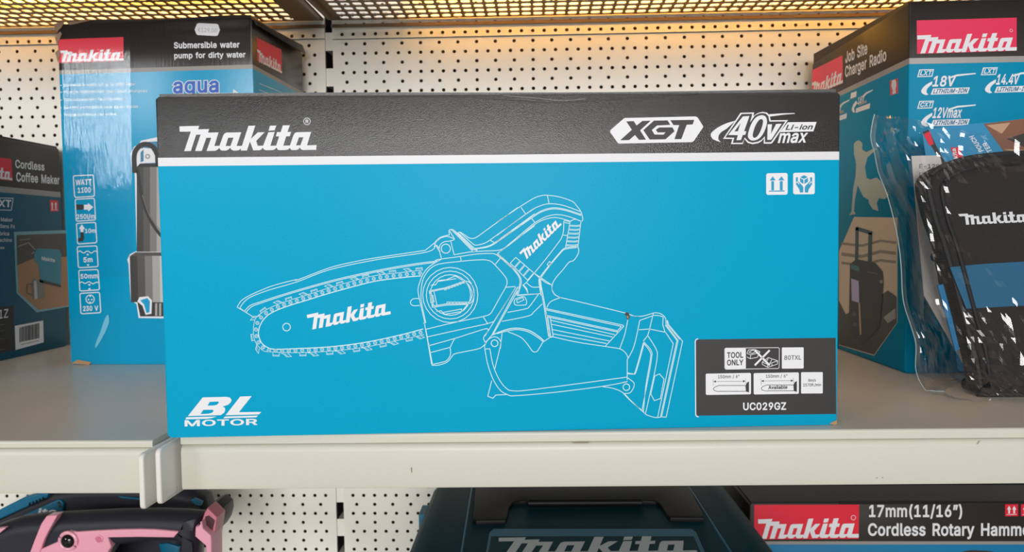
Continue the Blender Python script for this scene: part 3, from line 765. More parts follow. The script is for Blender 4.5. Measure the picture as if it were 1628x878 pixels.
def grille_shelf(x0, x1, s0, s1, label):
    z = 0.4285; th = 0.0015; px_, py_ = 0.015, 0.0185; hw, hd = 0.0057, 0.0068; c = 0.002
    root = thing('grille_shelf', ((x0 + x1) / 2, -0.2, z), label, 'shelf', 'slotted grille shelves overhead')
    mb = MB()
    n = int((s1 - s0) / px_); yb = -0.0042; rows = 18
    xe = s0 + n * px_; yf = yb - rows * py_

    def q(a, b, c_, d):
        for zz, rev in ((z, True), (z + th, False)):
            p = [(a, c_, zz), (b, c_, zz), (b, d, zz), (a, d, zz)]
            mb.poly(p[::-1] if rev else p, GRILLE)
    q(x0, s0, -0.36, -0.0026); q(xe, x1, -0.36, -0.0026); q(s0, xe, yb, -0.0026); q(s0, xe, -0.36, yf)
    for j in range(rows):
        for i in range(n):
            a = s0 + i * px_; b = a + px_; t = yb - j * py_; d = t - py_
            cx, cy = (a + b) / 2, (t + d) / 2
            h = [(cx + hw, cy - hd + c), (cx + hw, cy + hd - c), (cx + hw - c, cy + hd), (cx - hw + c, cy + hd), (cx - hw, cy + hd - c), (cx - hw, cy - hd + c), (cx - hw + c, cy - hd), (cx + hw - c, cy - hd)]
            for zz, rev in ((z, False), (z + th, True)):
                P1 = [(b, cy), (b, t), (a, t), (a, cy), (cx - hw, cy), h[4], h[3], h[2], h[1], (cx + hw, cy)]
                P2 = [(a, cy), (a, d), (b, d), (b, cy), (cx + hw, cy), h[0], h[7], h[6], h[5], (cx - hw, cy)]
                for P in (P1, P2):
                    pts = [(u, v, zz) for u, v in P]
                    mb.poly(pts[::-1] if rev else pts, GRILLE)
            mb.grid([[(u, v, z) for u, v in h], [(u, v, z + th) for u, v in h]], GRILLE, True)
    mb.build('grille_deck', root, fix=False)
    mb = MB(); mb.box((x0, -0.0034, 0.4190), (x1, -0.0016, 0.4232), GRILLE)
    mb.build('rear_flange', root)
    mb = MB(); mb.box((x0, -0.364, 0.398), (x1, -0.36, 0.431), CREAM)
    mb.build('front_rail', root)
    for xx in ((x0 + 0.001,) if x0 > -0.3 else (x1 - 0.006,)):
        mb = MB(); mb.prism([Vector((xx, a, b)) for a, b in ((-0.358, 0.4283), (-0.358, 0.412), (-0.02, 0.424), (-0.02, 0.4283))], Vector((0.005, 0, 0)), GRILLE)
        mb.build('bracket', root)
    return root


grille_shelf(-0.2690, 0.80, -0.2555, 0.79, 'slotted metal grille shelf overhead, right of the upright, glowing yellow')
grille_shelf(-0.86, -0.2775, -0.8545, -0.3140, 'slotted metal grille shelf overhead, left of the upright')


def strip_lamp(x0, x1, power, label):
    root = thing('strip_lamp', ((x0 + x1) / 2, -0.027, 0.458), label, 'lamp', 'warm strip lamps above the grille shelves')
    mb = MB(); mb.tube([(x0, -0.027, 0.458), (x1, -0.027, 0.458)], 0.005, mat('lamp_glow_%d' % power, (1, 0.7, 0.3, 1), 0.5, emit=((1.0, 0.47, 0.045, 1), power)), 12)
    mb.build('tube', root)
    mb = MB(); mb.box((x0 - 0.01, -0.037, 0.466), (x1 + 0.01, -0.017, 0.478), CREAM)
    for xe in (x0 - 0.01, x1):
        mb.box((xe, -0.034, 0.452), (xe + 0.01, -0.020, 0.466), CREAM)
    mb.build('housing', root)
    for xe in (x0, x1):
        mb = MB(); mb.box((xe - 0.004, -0.017, 0.468), (xe + 0.004, -0.0012, 0.476), CREAM); mb.build('arm', root)


strip_lamp(-0.16, 0.55, 29, 'warm yellow strip lamp above the right grille shelf')
strip_lamp(-0.84, -0.34, 20, 'dimmer warm strip lamp above the left grille shelf')

# lower deck, out of the picture's bottom edge
mb = MB(); mb.box((-0.86, -0.55, -0.50), (0.80, -0.004, -0.47), CREAM); mb.box((-0.86, -0.553, -0.535), (0.80, -0.5502, -0.47), CREAM)
tag(mb.build('base_shelf', loc=(0, -0.3, -0.5)), 'cream bottom shelf under the tools', 'shelf')

mb = MB(); mb.box((-5, -7, -0.84), (5, -0.56, -0.82), mat('floor_vinyl', srgb(205, 200, 192), 0.4, bump=0.1, scale=30))
tag(mb.build('floor', loc=(0, -3, -0.82)), 'pale vinyl shop floor in front of the shelving', None, kind='structure')

# ================================================================== main carton
BL, BR = on_z(265, 697, 0), on_z(1332, 676, 0)
d = (BR - BL).normalized(); nF = Vector((d.y, -d.x, 0)); back = -nF * 0.115
HT = 0.2335
root = thing('saw_carton', (BL + BR) / 2 + back / 2, 'large turquoise carton with black top and white saw outline at the front of the shelf', 'box')
root.location.z = 0; root['_base'] = [root.location.x, root.location.y, 0.0]
c4 = [BL.xy, BR.xy, (BR + back).xy, (BL + back).xy]
zW0, zW1 = 0.1868, 0.1925
carton_body(c4, 0.0002, [(zW0, TEAL), (zW1, WHITEB), (HT, BLACK)], 0.0018).build('body', root, smooth=True)
# top flaps meeting along a seam, their front edge a little proud and creased
for lo, hi in ((0.003, 0.0565), (0.0575, 0.112)):
    mb = MB(); n = 24; rows = []
    for i in range(n + 1):
        s = i / n; e = 0.002 + s * ((BR - BL).length - 0.004)
        w = 0.0006 * math.sin(7 * s + lo * 90) * (1 if lo < 0.01 else 0.3)
        a = BL + d * e - nF * (lo + max(0, w)); b = BL + d * e - nF * hi
        rows.append([(a.x, a.y, HT - 0.0004), (a.x, a.y, HT + 0.0022 + w), (b.x, b.y, HT + 0.0026), (b.x, b.y, HT - 0.0004)])
    mb.grid(rows, BLACK, True); mb.poly(rows[0], KRAFT); mb.poly(rows[-1][::-1], KRAFT)
    mb.build('flap', root)
f = Face(BL, nF)
P = Print(f); P.emblem((270 + 150 / 6.512, 170 + 459 / 6.512), (270 + 1516 / 6.512, 170 + 445 / 6.512), (270 + 100 / 6.512, 170 + 202 / 6.512), WHITE)
z = zm(270, 170, 6.512); P.circle(z([(1420, 150)])[0], 5.3, WHITE, 0.9); P.text('R', z([(1406, 166)])[0], z([(1437, 165)])[0], z([(1406, 134)])[0], WHITE, bold=0.01)
P.build('logo', root, 'white script lettering on the black band')
P = Print(f); z = zm(960, 170, 9.044)
P.fill(z([(90, 350), (100, 330), (285, 170), (305, 160), (1315, 138), (1345, 150), (1425, 275), (1428, 292), (1295, 488), (1268, 507), (220, 528), (197, 515), (95, 370)]), WHITE, 1)
for poly in ([(322, 210), (428, 205), (470, 268), (553, 203), (672, 200), (520, 338), (605, 472), (505, 474), (447, 405), (362, 478), (235, 480), (402, 330)],
             [(720, 198), (915, 195), (955, 258), (765, 268), (688, 333), (728, 398), (855, 400), (887, 367), (772, 368), (748, 330), (795, 297), (985, 295), (1015, 352), (885, 467), (658, 470), (567, 335)],
             [(955, 192), (1298, 187), (1278, 252), (1190, 258), (1113, 463), (1015, 465), (1083, 262), (1000, 262)]):
    P.fill(z(poly), INK, 2)
P.build('battery_badge', root, 'white six-sided badge with dark letters')
P = Print(f); z = zm(1120, 165, 8.14)
P.fill(z(smooth_pts([(400, 220), (280, 255), (170, 310), (95, 370), (80, 410), (105, 455), (160, 483)], 4) + [(210, 497)] + smooth_pts([(210, 497), (180, 462), (185, 410), (220, 365), (285, 325)], 4)), WHITE, 1)
P.fill(z([(830, 137), (1000, 125), (1165, 121), (1168, 130), (1020, 142), (850, 166)]), WHITE, 1)
P.fill(z([(240, 455), (465, 118), (642, 113), (630, 160), (690, 120), (750, 105), (810, 116), (845, 160), (855, 215), (1080, 212), (880, 505), (862, 517), (765, 517), (768, 450), (730, 492), (690, 512), (620, 524), (560, 508), (515, 455), (495, 522), (343, 523), (360, 456)]), WHITE, 1)
P.fill(z([(268, 438), (478, 134), (618, 130), (588, 245), (650, 155), (700, 128), (745, 121), (795, 130), (827, 165), (838, 232), (1045, 230), (860, 497), (783, 499), (780, 420), (740, 465), (690, 492), (620, 504), (570, 490), (520, 438), (490, 505), (365, 507), (385, 440)]), INK, 2)
P.fill(z([(305, 405), (495, 165), (580, 160), (510, 358), (540, 357), (525, 403), (493, 405), (470, 470), (412, 473), (430, 408)]), WHITE, 3, [z([(385, 360), (465, 250), (430, 358)])])
o0 = smooth_pts([(560, 400), (600, 270), (660, 182), (730, 150), (785, 165), (806, 220), (795, 300), (750, 400), (690, 460), (620, 478), (575, 455)], 4, True)
o1 = smooth_pts([(622, 400), (650, 300), (695, 222), (735, 200), (755, 222), (745, 290), (710, 380), (670, 432), (635, 440)], 4, True)
P.fill(z(o0), WHITE, 3, [z(o1)])
P.fill(z([(815, 268), (872, 266), (858, 390), (925, 263), (997, 260), (862, 467), (810, 469)]), WHITE, 3)
P.fill(z([(1078, 240), (1450, 236), (1408, 358), (975, 368)]), WHITE, 1)
P.text('Li-ion', z([(1045, 338)])[0], z([(1388, 330)])[0], z([(1072, 276)])[0], INK, 2, 0.02)
P.text('max', z([(948, 503)])[0], z([(1312, 498)])[0], z([(978, 388)])[0], WHITE, 1, 0.03, 'x')
P.build('voltage_mark', root, 'white italic voltage lettering with swoosh')
P = Print(f); z = zm(280, 615, 10.853)
P.fill(z([(460, 185), (860, 175), (925, 185), (958, 225), (945, 270), (900, 310), (800, 345), (840, 360), (850, 400), (830, 450), (770, 490), (205, 507)]), WHITE, 1,
       [z([(580, 262), (730, 255), (742, 275), (700, 315), (640, 325), (545, 327)]), z([(470, 400), (630, 397), (650, 420), (620, 450), (560, 467), (422, 472)])])
P.fill(z([(180, 527), (700, 515), (620, 540), (520, 555), (160, 563)]), WHITE, 1)
P.fill(z([(1108, 170), (1305, 163), (1085, 440), (1472, 435), (1430, 478), (855, 492)]), WHITE, 1)
P.fill(z([(845, 515), (1415, 498), (1385, 528), (815, 545)]), WHITE, 1)
P.text('MOTOR', z([(148, 682)])[0], z([(1410, 655)])[0], z([(148, 583)])[0], WHITE, 1, 0.035)
P.build('motor_mark', root, 'white slanted motor lettering')
P = Print(f); z = zm(1210, 265, 15.96)
P.fill([(a, b) for a, b in z([(128, 215), (142, 182), (173, 170), (628, 162), (660, 178), (672, 208), (672, 668), (658, 700), (628, 712), (173, 718), (142, 706), (128, 675)])], WHITE, 1)
for t_, s_ in (([(215, 352), (292, 248), (368, 350)], (258, 325)), ([(432, 350), (513, 246), (590, 348)], (473, 545))):
    P.fill(z(t_), TEALP, 2); P.fill(z([(s_[0], 370), (s_[1], 370), (s_[1], 600), (s_[0], 602)]), TEALP, 2)
P.fill(z([(200, 612), (592, 606), (592, 632), (200, 636)]), TEALP, 2)
P.fill(z([(812, 203), (826, 170), (857, 158), (1315, 152), (1347, 166), (1360, 198), (1360, 655), (1347, 688), (1315, 700), (857, 704), (826, 690), (812, 660)]), WHITE, 1)
for poly in ([(1085, 218), (1180, 266), (1085, 315), (990, 268)], [(985, 290), (1072, 335), (1074, 440), (990, 390)], [(1098, 335), (1188, 288), (1188, 385), (1098, 440)]):
    P.fill(z(poly), TEALP, 2)
for sgn in (1, -1):
    P.fill(z([(1087 + sgn * (a - 1087), b) for a, b in [(880, 280), (900, 268), (932, 275), (930, 365), (1010, 450), (1055, 495), (1068, 540), (1066, 657), (985, 659), (968, 580), (885, 450)]]), TEALP, 2)
    P.stroke(z([(1087 + sgn * (a - 1087), b) for a, b in [(885, 410), (915, 385), (960, 450)]]), WHITE, 1.2, 3)
P.build('handling_symbols', root, 'two white square handling symbols')
P = Print(f); z = zm(1090, 520, 4.876)
P.fill(z([(92, 97), (1163, 84), (1166, 675), (92, 688), (82, 675), (80, 110)]), INK, 1)
P.stroke(z([(97, 92), (82, 96), (74, 110), (78, 680), (84, 692), (100, 698)]), WHITE, 1.5, 2)
P.fill(z([(302, 172), (310, 165), (466, 163), (466, 322), (312, 328), (303, 320)]), WHITE, 2)
P.stroke(z([(302, 172), (310, 164), (718, 160), (726, 168), (724, 315), (716, 322), (312, 328), (303, 320)]), WHITE, 0.9, 2, True)
P.text('TOOL', z([(320, 240)])[0], z([(445, 237)])[0], z([(320, 198)])[0], INK, 3, 0.02)
P.text('ONLY', z([(320, 297)])[0], z([(447, 294)])[0], z([(320, 256)])[0], INK, 3, 0.02)
for poly in ([(475, 205), (487, 178), (535, 174), (575, 192), (556, 235), (500, 246), (474, 232)], [(475, 205), (505, 215), (570, 200)], [(505, 215), (500, 246)], [(490, 196), (520, 178), (545, 190), (515, 205), (490, 196)],
             [(593, 272), (640, 237), (712, 262), (710, 288), (635, 313), (594, 290), (593, 272)], [(593, 272), (634, 290), (712, 262)], [(634, 290), (635, 313)], [(640, 245), (622, 275), (650, 285), (668, 252)], [(668, 285), (668, 300)]):
    P.stroke(z(poly), WHITE, 0.9, 2)
for a, b in (((535, 180), (650, 297)), ((535, 297), (650, 180))):
    P.stroke(z([a, b]), WHITE, 3.0, 3)
P.rect(*z([(745, 159)])[0], *z([(914, 323)])[0], WHITE, 2, 1.4, -0.006)
P.text('80TXL', z([(764, 255)])[0], z([(894, 252)])[0], z([(764, 222)])[0], INK, 3, 0.0)
for dx, dy, extra in ((0, 0, None), (371, -4, 'Available')):
    z2 = zm(1090 + dx / 4.876, 520 + dy / 4.876, 4.876)
    P.fill(z2([(155, 368), (162, 362), (498, 356), (506, 363), (506, 516), (499, 522), (163, 527), (156, 520)]), WHITE, 2)
    P.text('150mm / 6"', z2([(250, 398)])[0], z2([(415, 395)])[0], z2([(250, 374)])[0], INK, 3, 0.0)
    P.stroke(z2([(214, 423), (462, 420)]), INK, 0.45, 3)
    P.fill(z2([(216, 423), (233, 413), (233, 432)]), INK, 3); P.fill(z2([(461, 420), (444, 411), (444, 430)]), INK, 3)
    P.stroke(z2([(213, 405), (214, 456)]), INK, 0.35, 3); P.stroke(z2([(462, 400), (463, 440)]), INK, 0.35, 3)
    top = [(470 - i * 8, 452 + (i % 2) * 3) for i in range(27)]; bot = [(262 + i * 8, 500 - (i % 2) * 3) for i in range(27)]
    P.stroke(z2(top + [(250, 456), (225, 466), (214, 480), (222, 493), (250, 500)] + bot), INK, 0.8, 3)
    P.fill(z2([(463, 455), (472, 433), (490, 422), (490, 507), (472, 502), (466, 495)]), INK, 3)
    if extra:
        P.text(extra, z2([(640 - 371, 485)])[0], z2([(787 - 371, 482)])[0], z2([(640 - 371, 460)])[0], INK, 4, 0.01)
P.rect(*z([(894, 351)])[0], *z([(1062, 516)])[0], WHITE, 2, 1.2, -0.006)
P.text('8m/s', z([(950, 424)])[0], z([(1008, 422)])[0], z([(950, 403)])[0], INK, 3, 0.0)
P.text('1570ft./min', z([(910, 461)])[0], z([(1048, 458)])[0], z([(910, 439)])[0], INK, 3, 0.0)
P.text('UC029GZ', z([(445, 643)])[0], z([(778, 640)])[0], z([(445, 589)])[0], WHITE, 2, 0.03)
P.build('model_label', root, 'black specification block with small white panels')

P = Print(f)
P.stroke(smooth_pts([(520, 154.5), (700, 153), (790, 158), (860, 163), (905, 162.5), (1000, 156), (1110, 149)], 5), mat('crease_dark', srgb(18, 16, 16), 0.5), 1.6, 1)
P.stroke(smooth_pts([(800, 152), (850, 156), (890, 160), (930, 157.5)], 5), GREYB, 0.5, 2)
P.build('crease', root, 'dark crease along the top edge')
P = Print(f)
P.fill([(1318, 673.5), (1330, 668), (1330.5, 674.5), (1326, 676)], KRAFT, 2); 
P.build('worn_corner', root, 'torn brown corner')
# --- white line drawing of the pruning saw
S = Print(f)
A_, B_, C_, D_, E_ = zm(360, 280, 2.9265), zm(640, 290, 2.8316), zm(760, 470, 3.9914), zm(370, 380, 4.39), zm(540, 400, 4.879)
F_, G_, H_, I_, J_, K_ = zm(660, 380, 3.99), zm(790, 300, 5.165), zm(690, 330, 8.78), zm(770, 400, 5.165), zm(860, 470, 8.78), zm(960, 480, 4.39)


def ln(zf, pts, smooth=False, w=1.15, closed=False):
    q = zf(pts)
    S.stroke(smooth_pts(q, 5, closed) if smooth else q, LINE, w, 1, closed)


def sm(zf, pts, w=1.15): ln(zf, pts, True, w)


# blade guard
sm(A_, [(50, 610), (70, 580), (108, 556), (170, 528), (230, 506), (325, 482), (330, 484), (480, 427), (600, 398), (700, 380), (925, 346)])
sm(A_, [(925, 346), (960, 318), (995, 290)])
sm(A_, [(62, 615), (85, 583), (120, 560), (200, 530), (330, 492), (480, 436), (700, 389), (935, 353), (975, 322), (995, 352)])
sm(A_, [(85, 628), (110, 603), (150, 588), (300, 540), (480, 489), (620, 456), (760, 428), (880, 408), (985, 395)])
sm(A_, [(92, 634), (115, 610), (150, 595), (300, 546), (480, 495), (620, 462), (760, 434), (880, 414), (970, 402)])
ln(A_, [(50, 610), (90, 634), (132, 660)]); ln(A_, [(62, 613), (90, 634)])
# chain: bar edge, outer links, rivets, cutters
inner = smooth_pts(A_([(905, 465), (840, 470), (700, 488), (600, 512), (480, 545), (380, 576), (280, 607), (215, 634), (180, 660), (157, 695), (149, 735), (163, 775), (190, 797), (225, 806), (330, 803), (480, 795), (640, 775), (800, 742), (915, 712)]), 6)
outer = smooth_pts(A_([(915, 437), (840, 446), (700, 462), (600, 486), (480, 520), (380, 552), (280, 583), (205, 612), (160, 640), (135, 665), (126, 710), (132, 765), (165, 808), (200, 818), (330, 822), (480, 815), (640, 797), (800, 764), (920, 738)]), 6)
S.stroke(inner, LINE, 1.5, 1); S.stroke(outer, LINE, 0.8, 1)
nI = len(inner); mid = [((inner[i][0] + outer[i][0]) / 2, (inner[i][1] + outer[i][1]) / 2) for i in range(nI)]
acc = 0.0; nxt = 3.0; cnt = 0
for i in range(1, nI):
    a, b = Vector(mid[i - 1]), Vector(mid[i]); L = (b - a).length
    while acc + L >= nxt:
        t = (nxt - acc) / L; c = a.lerp(b, t); dr = (b - a).normalized(); nv = Vector((dr.y, -dr.x))
        if (Vector(outer[i]) - Vector(inner[i])).dot(nv) < 0: nv = -nv
        S.circle(c, 2.6, LINE, 0.8); S.circle(c, 1.1, LINE, 0.5)
        q = lambda u, v: tuple(c + dr * u + nv * v)
        if cnt % 4 == 0:
            S.stroke([q(-4, 3.5), q(-4, 8.5), q(6, 8.5), q(6, 3.5)], LINE, 0.8); S.stroke([q(-4, 7), q(6, 7)], LINE, 0.6)
        if cnt % 4 == 1:
            S.stroke([q(-2, 4), q(2, 4.5), q(7, 9.5), q(15, 9), q(9, 4)], LINE, 0.9); S.stroke([q(4, 5), q(9, 8)], LINE, 0.7)
        nxt += 10.6; cnt += 1
    acc += L
S.circle(A_([(280, 703)])[0], 6.0, LINE, 1.3)
sm(A_, [(895, 570), (868, 572), (856, 588), (868, 603), (900, 602)])
# sprocket cover, dial
for r_ in (175, 152, 129):
    S.circle(F_([(223, 356)])[0], r_ / 3.99, LINE, 1.15)
ln(F_, [(90, 330), (190, 310), (315, 268)]); sm(F_, [(315, 268), (345, 275), (370, 312), (374, 350), (366, 390), (340, 412), (300, 416)])
ln(F_, [(300, 416), (200, 420), (110, 434), (90, 330)]); ln(F_, [(92, 336), (190, 316), (312, 276)]); ln(F_, [(112, 426), (200, 412), (330, 408)])
sm(F_, [(320, 274), (345, 300), (362, 350), (350, 395)])
ln(F_, [(118, 328), (140, 426)]); ln(F_, [(100, 336), (118, 432)]); ln(F_, [(95, 360), (112, 358), (120, 398), (100, 404), (95, 360)])
ln(F_, [(100, 295), (130, 291), (148, 264), (200, 258), (255, 235), (300, 262)]); ln(F_, [(145, 270), (260, 252)])
ln(F_, [(135, 460), (165, 456), (188, 478), (240, 470), (298, 460), (335, 412)]); ln(F_, [(180, 466), (295, 445), (295, 460)])
for k in range(7):
    cx, cy = 192 + k * 19, 318 - k * 7.3; ln(F_, [(cx - 6, cy - 5), (cx + 6, cy - 7), (cx + 7, cy + 5), (cx - 5, cy + 7)], False, 0.8, True)
    cx, cy = 209 + k * 20, 406; ln(F_, [(cx - 7, cy - 6), (cx + 7, cy - 6), (cx + 7, cy + 6), (cx - 7, cy + 6)], False, 0.8, True)
sm(F_, [(62, 535), (50, 480), (38, 430), (20, 345), (22, 300), (45, 235), (75, 190), (120, 155), (165, 130)])
sm(F_, [(68, 532), (40, 400), (38, 330), (48, 265), (75, 212), (110, 178), (160, 158), (290, 142), (380, 134), (440, 132)]); ln(F_, [(52, 535), (68, 532)])
sm(F_, [(440, 132), (480, 142), (520, 180), (570, 238), (583, 270), (575, 305), (530, 385), (495, 448), (475, 476), (432, 492), (250, 530), (66, 574)])
ln(F_, [(430, 492), (462, 540)]); ln(F_, [(575, 307), (635, 302)])
ln(F_, [(76, 622), (300, 572), (450, 540), (498, 525), (635, 312)])
sm(F_, [(85, 678), (250, 632), (350, 600), (440, 572), (460, 572), (462, 584), (436, 622), (436, 640), (448, 655)])
ln(F_, [(95, 722), (222, 688), (250, 632)]); sm(F_, [(222, 688), (224, 735), (200, 772), (160, 785), (115, 795)])
ln(F_, [(60, 540), (78, 640), (104, 792), (112, 802)]); ln(F_, [(68, 575), (88, 680), (110, 796)])
sm(F_, [(105, 802), (150, 800), (205, 780), (240, 738), (262, 726), (390, 700), (425, 685), (450, 660)])
# upper handle
sm(H_, [(0, 500), (70, 430), (150, 397), (215, 385)]); ln(H_, [(215, 385), (208, 325), (225, 308), (262, 308), (325, 358), (350, 345), (372, 347)])
sm(H_, [(372, 347), (430, 385), (490, 425), (550, 432), (610, 405), (700, 340), (900, 195), (1170, 0)])
ln(H_, [(220, 330), (287, 440), (270, 458)]); sm(H_, [(270, 458), (210, 470), (150, 478), (100, 505), (74, 560), (80, 620), (105, 718)])
sm(H_, [(5, 520), (60, 445), (150, 408), (210, 410), (285, 440)]); ln(H_, [(0, 550), (20, 520), (75, 612)])
S.circle(H_([(165, 575)])[0], 7.2, LINE, 1.3); ln(H_, [(235, 472), (280, 660)])
ln(H_, [(245, 312), (530, 600), (540, 622), (590, 610), (602, 590), (560, 590), (325, 358)]); ln(H_, [(262, 308), (545, 595)])
sm(H_, [(335, 352), (540, 548), (580, 570), (720, 548), (800, 520), (850, 490)]); ln(H_, [(850, 490), (1405, 88)])
sm(H_, [(362, 350), (540, 505), (590, 525), (680, 508), (740, 482), (780, 455)]); ln(H_, [(780, 455), (1282, 95), (1405, 12)]); ln(H_, [(780, 455), (850, 495)])
sm(H_, [(570, 580), (720, 560), (800, 532), (860, 498)]); ln(H_, [(860, 498), (1405, 104)]); ln(H_, [(1215, 0), (1282, 95)]); ln(H_, [(1355, 145), (1405, 205)])
sm(H_, [(280, 660), (500, 622), (700, 608), (900, 598), (990, 562)]); ln(H_, [(990, 562), (1405, 212)]); ln(H_, [(880, 650), (945, 593), (1405, 255)])
sm(H_, [(0, 765), (30, 735), (100, 720), (360, 685), (600, 650), (760, 643), (850, 650), (930, 705), (1120, 878)])
ln(H_, [(880, 650), (960, 705), (1140, 878)]); ln(H_, [(370, 690), (380, 752)]); ln(H_, [(850, 800), (925, 708)])
sm(G_, [(0, 275), (195, 145), (310, 76), (370, 57), (420, 55), (520, 70), (620, 106), (655, 142), (690, 190), (705, 250), (695, 270)])
sm(G_, [(0, 385), (240, 207), (330, 152), (425, 125), (540, 137), (690, 190)])
for dd in (0, 9):
    sm(G_, [(0, 432 + dd), (280, 236 + dd), (370, 181 + dd), (460, 158 + dd), (560, 170 + dd), (692, 212 + dd)])
sm(G_, [(310, 280), (400, 232), (480, 214), (560, 222), (650, 250)])
sm(G_, [(20, 520), (160, 418), (320, 288), (420, 245), (500, 240), (600, 266)])
ln(G_, [(415, 58), (428, 125)])
sm(G_, [(600, 272), (640, 252), (690, 268)])
sm(G_, [(550, 265), (546, 350), (530, 405), (500, 450), (400, 580), (300, 702), (240, 772), (210, 795)])
ln(G_, [(552, 262), (600, 270), (598, 285), (556, 280)]); ln(G_, [(600, 275), (563, 490)]); ln(G_, [(690, 272), (665, 478)])
for k in range(6):
    yy = 300 + k * 32; xx = 594 - k * 5
    ln(G_, [(xx, yy), (xx + 60, yy + 4), (688 - k * 4, yy - 2)], False, 1.0); ln(G_, [(xx, yy + 9), (xx + 58, yy + 12), (687 - k * 4, yy + 8)], False, 0.8)
sm(G_, [(660, 475), (672, 500), (665, 540), (630, 590), (592, 605), (540, 668), (480, 738), (455, 790), (455, 840), (480, 878)])
for dd in (0, 9):
    sm(G_, [(655, 476 + dd), (562, 488 + dd), (520, 522 + dd), (430, 630 + dd), (358 + dd / 2, 722 + dd), (345 + dd, 765), (362 + dd, 878)])
ln(G_, [(412, 625), (432, 598), (448, 612), (428, 638)], False, 1.0, True)
ln(G_, [(155, 565), (302, 692), (252, 752), (110, 612)], False, 1.1, True)
for k in range(1, 4):
    for dd in (-0.02, 0.02):
        t = k / 4 + dd; ln(G_, [(155 + 147 * t, 565 + 127 * t), (110 + 142 * t, 612 + 140 * t)], False, 0.9)
ln(G_, [(302, 692), (450, 792)]); ln(G_, [(540, 382), (580, 385)])
for dd in (0, 10):
    sm(G_, [(0 + dd, 538), (120 + dd, 650), (175 + dd, 715), (190 + dd, 765), (180 + dd, 815), (160 + dd, 878)])
sm(G_, [(245, 775), (290, 808), (350, 808)]); sm(G_, [(215, 795), (242, 830), (255, 868)]); ln(G_, [(160, 875), (360, 862)])
# body below the handle, trigger, grip
ln(I_, [(258, 292), (5, 695)]); ln(I_, [(275, 290), (60, 690), (15, 740), (0, 745)]); ln(I_, [(292, 288), (72, 682)])
sm(I_, [(325, 278), (350, 310), (358, 350)]); ln(I_, [(270, 362), (450, 347)])
sm(I_, [(250, 392), (320, 370), (345, 400), (345, 430), (330, 440), (260, 440), (245, 420), (250, 392)]); ln(I_, [(265, 398), (315, 378), (326, 398), (270, 422)], False, 1.0, True)
sm(I_, [(190, 500), (335, 472), (372, 450), (445, 350)]); sm(I_, [(145, 574), (360, 530), (405, 498), (475, 430)])
for dd in (0, 9):
    sm(I_, [(458 + dd, 215), (455 + dd, 262), (490 + dd, 450), (528 + dd, 700)])
sm(I_, [(65, 685), (180, 642), (270, 630), (370, 650), (450, 700), (495, 740)], 1.5); sm(I_, [(100, 676), (190, 652), (270, 642), (360, 660), (440, 708), (485, 742)])
ln(I_, [(485, 742), (540, 705), (566, 700)]); sm(I_, [(195, 660), (300, 705), (360, 770), (395, 818), (420, 825), (440, 812), (482, 742)])
sm(I_, [(556, 270), (556, 310), (578, 352), (625, 380)]); sm(I_, [(512, 462), (545, 412), (625, 378)]); sm(I_, [(415, 185), (500, 252), (555, 275)])
sm(J_, [(255, 25), (500, 80), (800, 152), (1180, 245), (1300, 285), (1400, 290)])
for dd in (0, 18):
    ln(J_, [(60, 180 + dd), (1140 - dd, 413 + dd)]); ln(J_, [(80, 278 + dd), (1068, 492 + dd)])
ln(J_, [(1140, 413), (1155, 430), (1080, 512), (1060, 500), (1125, 430)]); ln(J_, [(1080, 512), (895, 712)])
ln(J_, [(60, 180), (80, 290), (120, 575)]); ln(J_, [(95, 300), (135, 575)]); ln(J_, [(130, 310), (172, 575)])
for a, b in (((135, 345), (1030, 547)), ((150, 402), (1000, 580)), ((162, 476), (955, 634)), ((172, 535), (915, 670))):
    ln(J_, [a, b])
sm(J_, [(120, 572), (170, 578), (500, 650), (890, 710), (1090, 742), (1160, 780), (1200, 830), (1215, 878)])
sm(J_, [(1212, 340), (1190, 450), (1165, 560), (1100, 740)])
# battery foot
sm(K_, [(180, 90), (220, 100), (270, 100), (345, 79), (375, 78), (405, 88), (430, 115), (434, 160)]); ln(K_, [(434, 160), (518, 270), (402, 805)]); ln(K_, [(428, 162), (510, 270), (395, 805)])
sm(K_, [(345, 95), (380, 96), (414, 105)]); ln(K_, [(414, 105), (411, 160), (425, 205), (484, 292), (375, 808)]); ln(K_, [(345, 80), (318, 195), (305, 237)])
ln(K_, [(345, 96), (250, 130)]); sm(K_, [(250, 130), (230, 230), (205, 325), (165, 402)]); ln(K_, [(245, 195), (318, 190), (432, 213)])
ln(K_, [(305, 237), (275, 275)]); sm(K_, [(278, 280), (330, 340), (332, 400), (300, 580), (265, 762)]); sm(K_, [(280, 292), (322, 348), (325, 400), (294, 580), (276, 762)])
sm(K_, [(308, 238), (362, 325), (373, 380), (350, 515)]); ln(K_, [(350, 515), (290, 785)])
for dd in (0, 6):
    sm(K_, [(276 + dd, 285), (245 + dd, 400), (216 + dd, 495), (200 + dd, 502 + dd / 2), (165, 496 + dd)])
ln(K_, [(355, 518), (388, 503), (420, 540), (395, 675), (352, 690), (328, 645)], False, 1.1, True)
ln(K_, [(443, 128), (452, 160), (549, 275), (435, 805), (402, 803)]); ln(K_, [(440, 130), (444, 160), (530, 262)])
sm(K_, [(135, 638), (160, 665), (185, 690), (230, 730), (275, 765), (292, 786), (345, 805), (375, 808), (402, 803)])
ln(K_, [(163, 400), (163, 545)]); S.circle(K_([(157, 596)])[0], 5.2, LINE, 1.3)
ln(K_, [(165, 555), (120, 565)]); sm(K_, [(165, 530), (205, 560), (212, 580), (202, 610), (180, 636), (140, 640)])
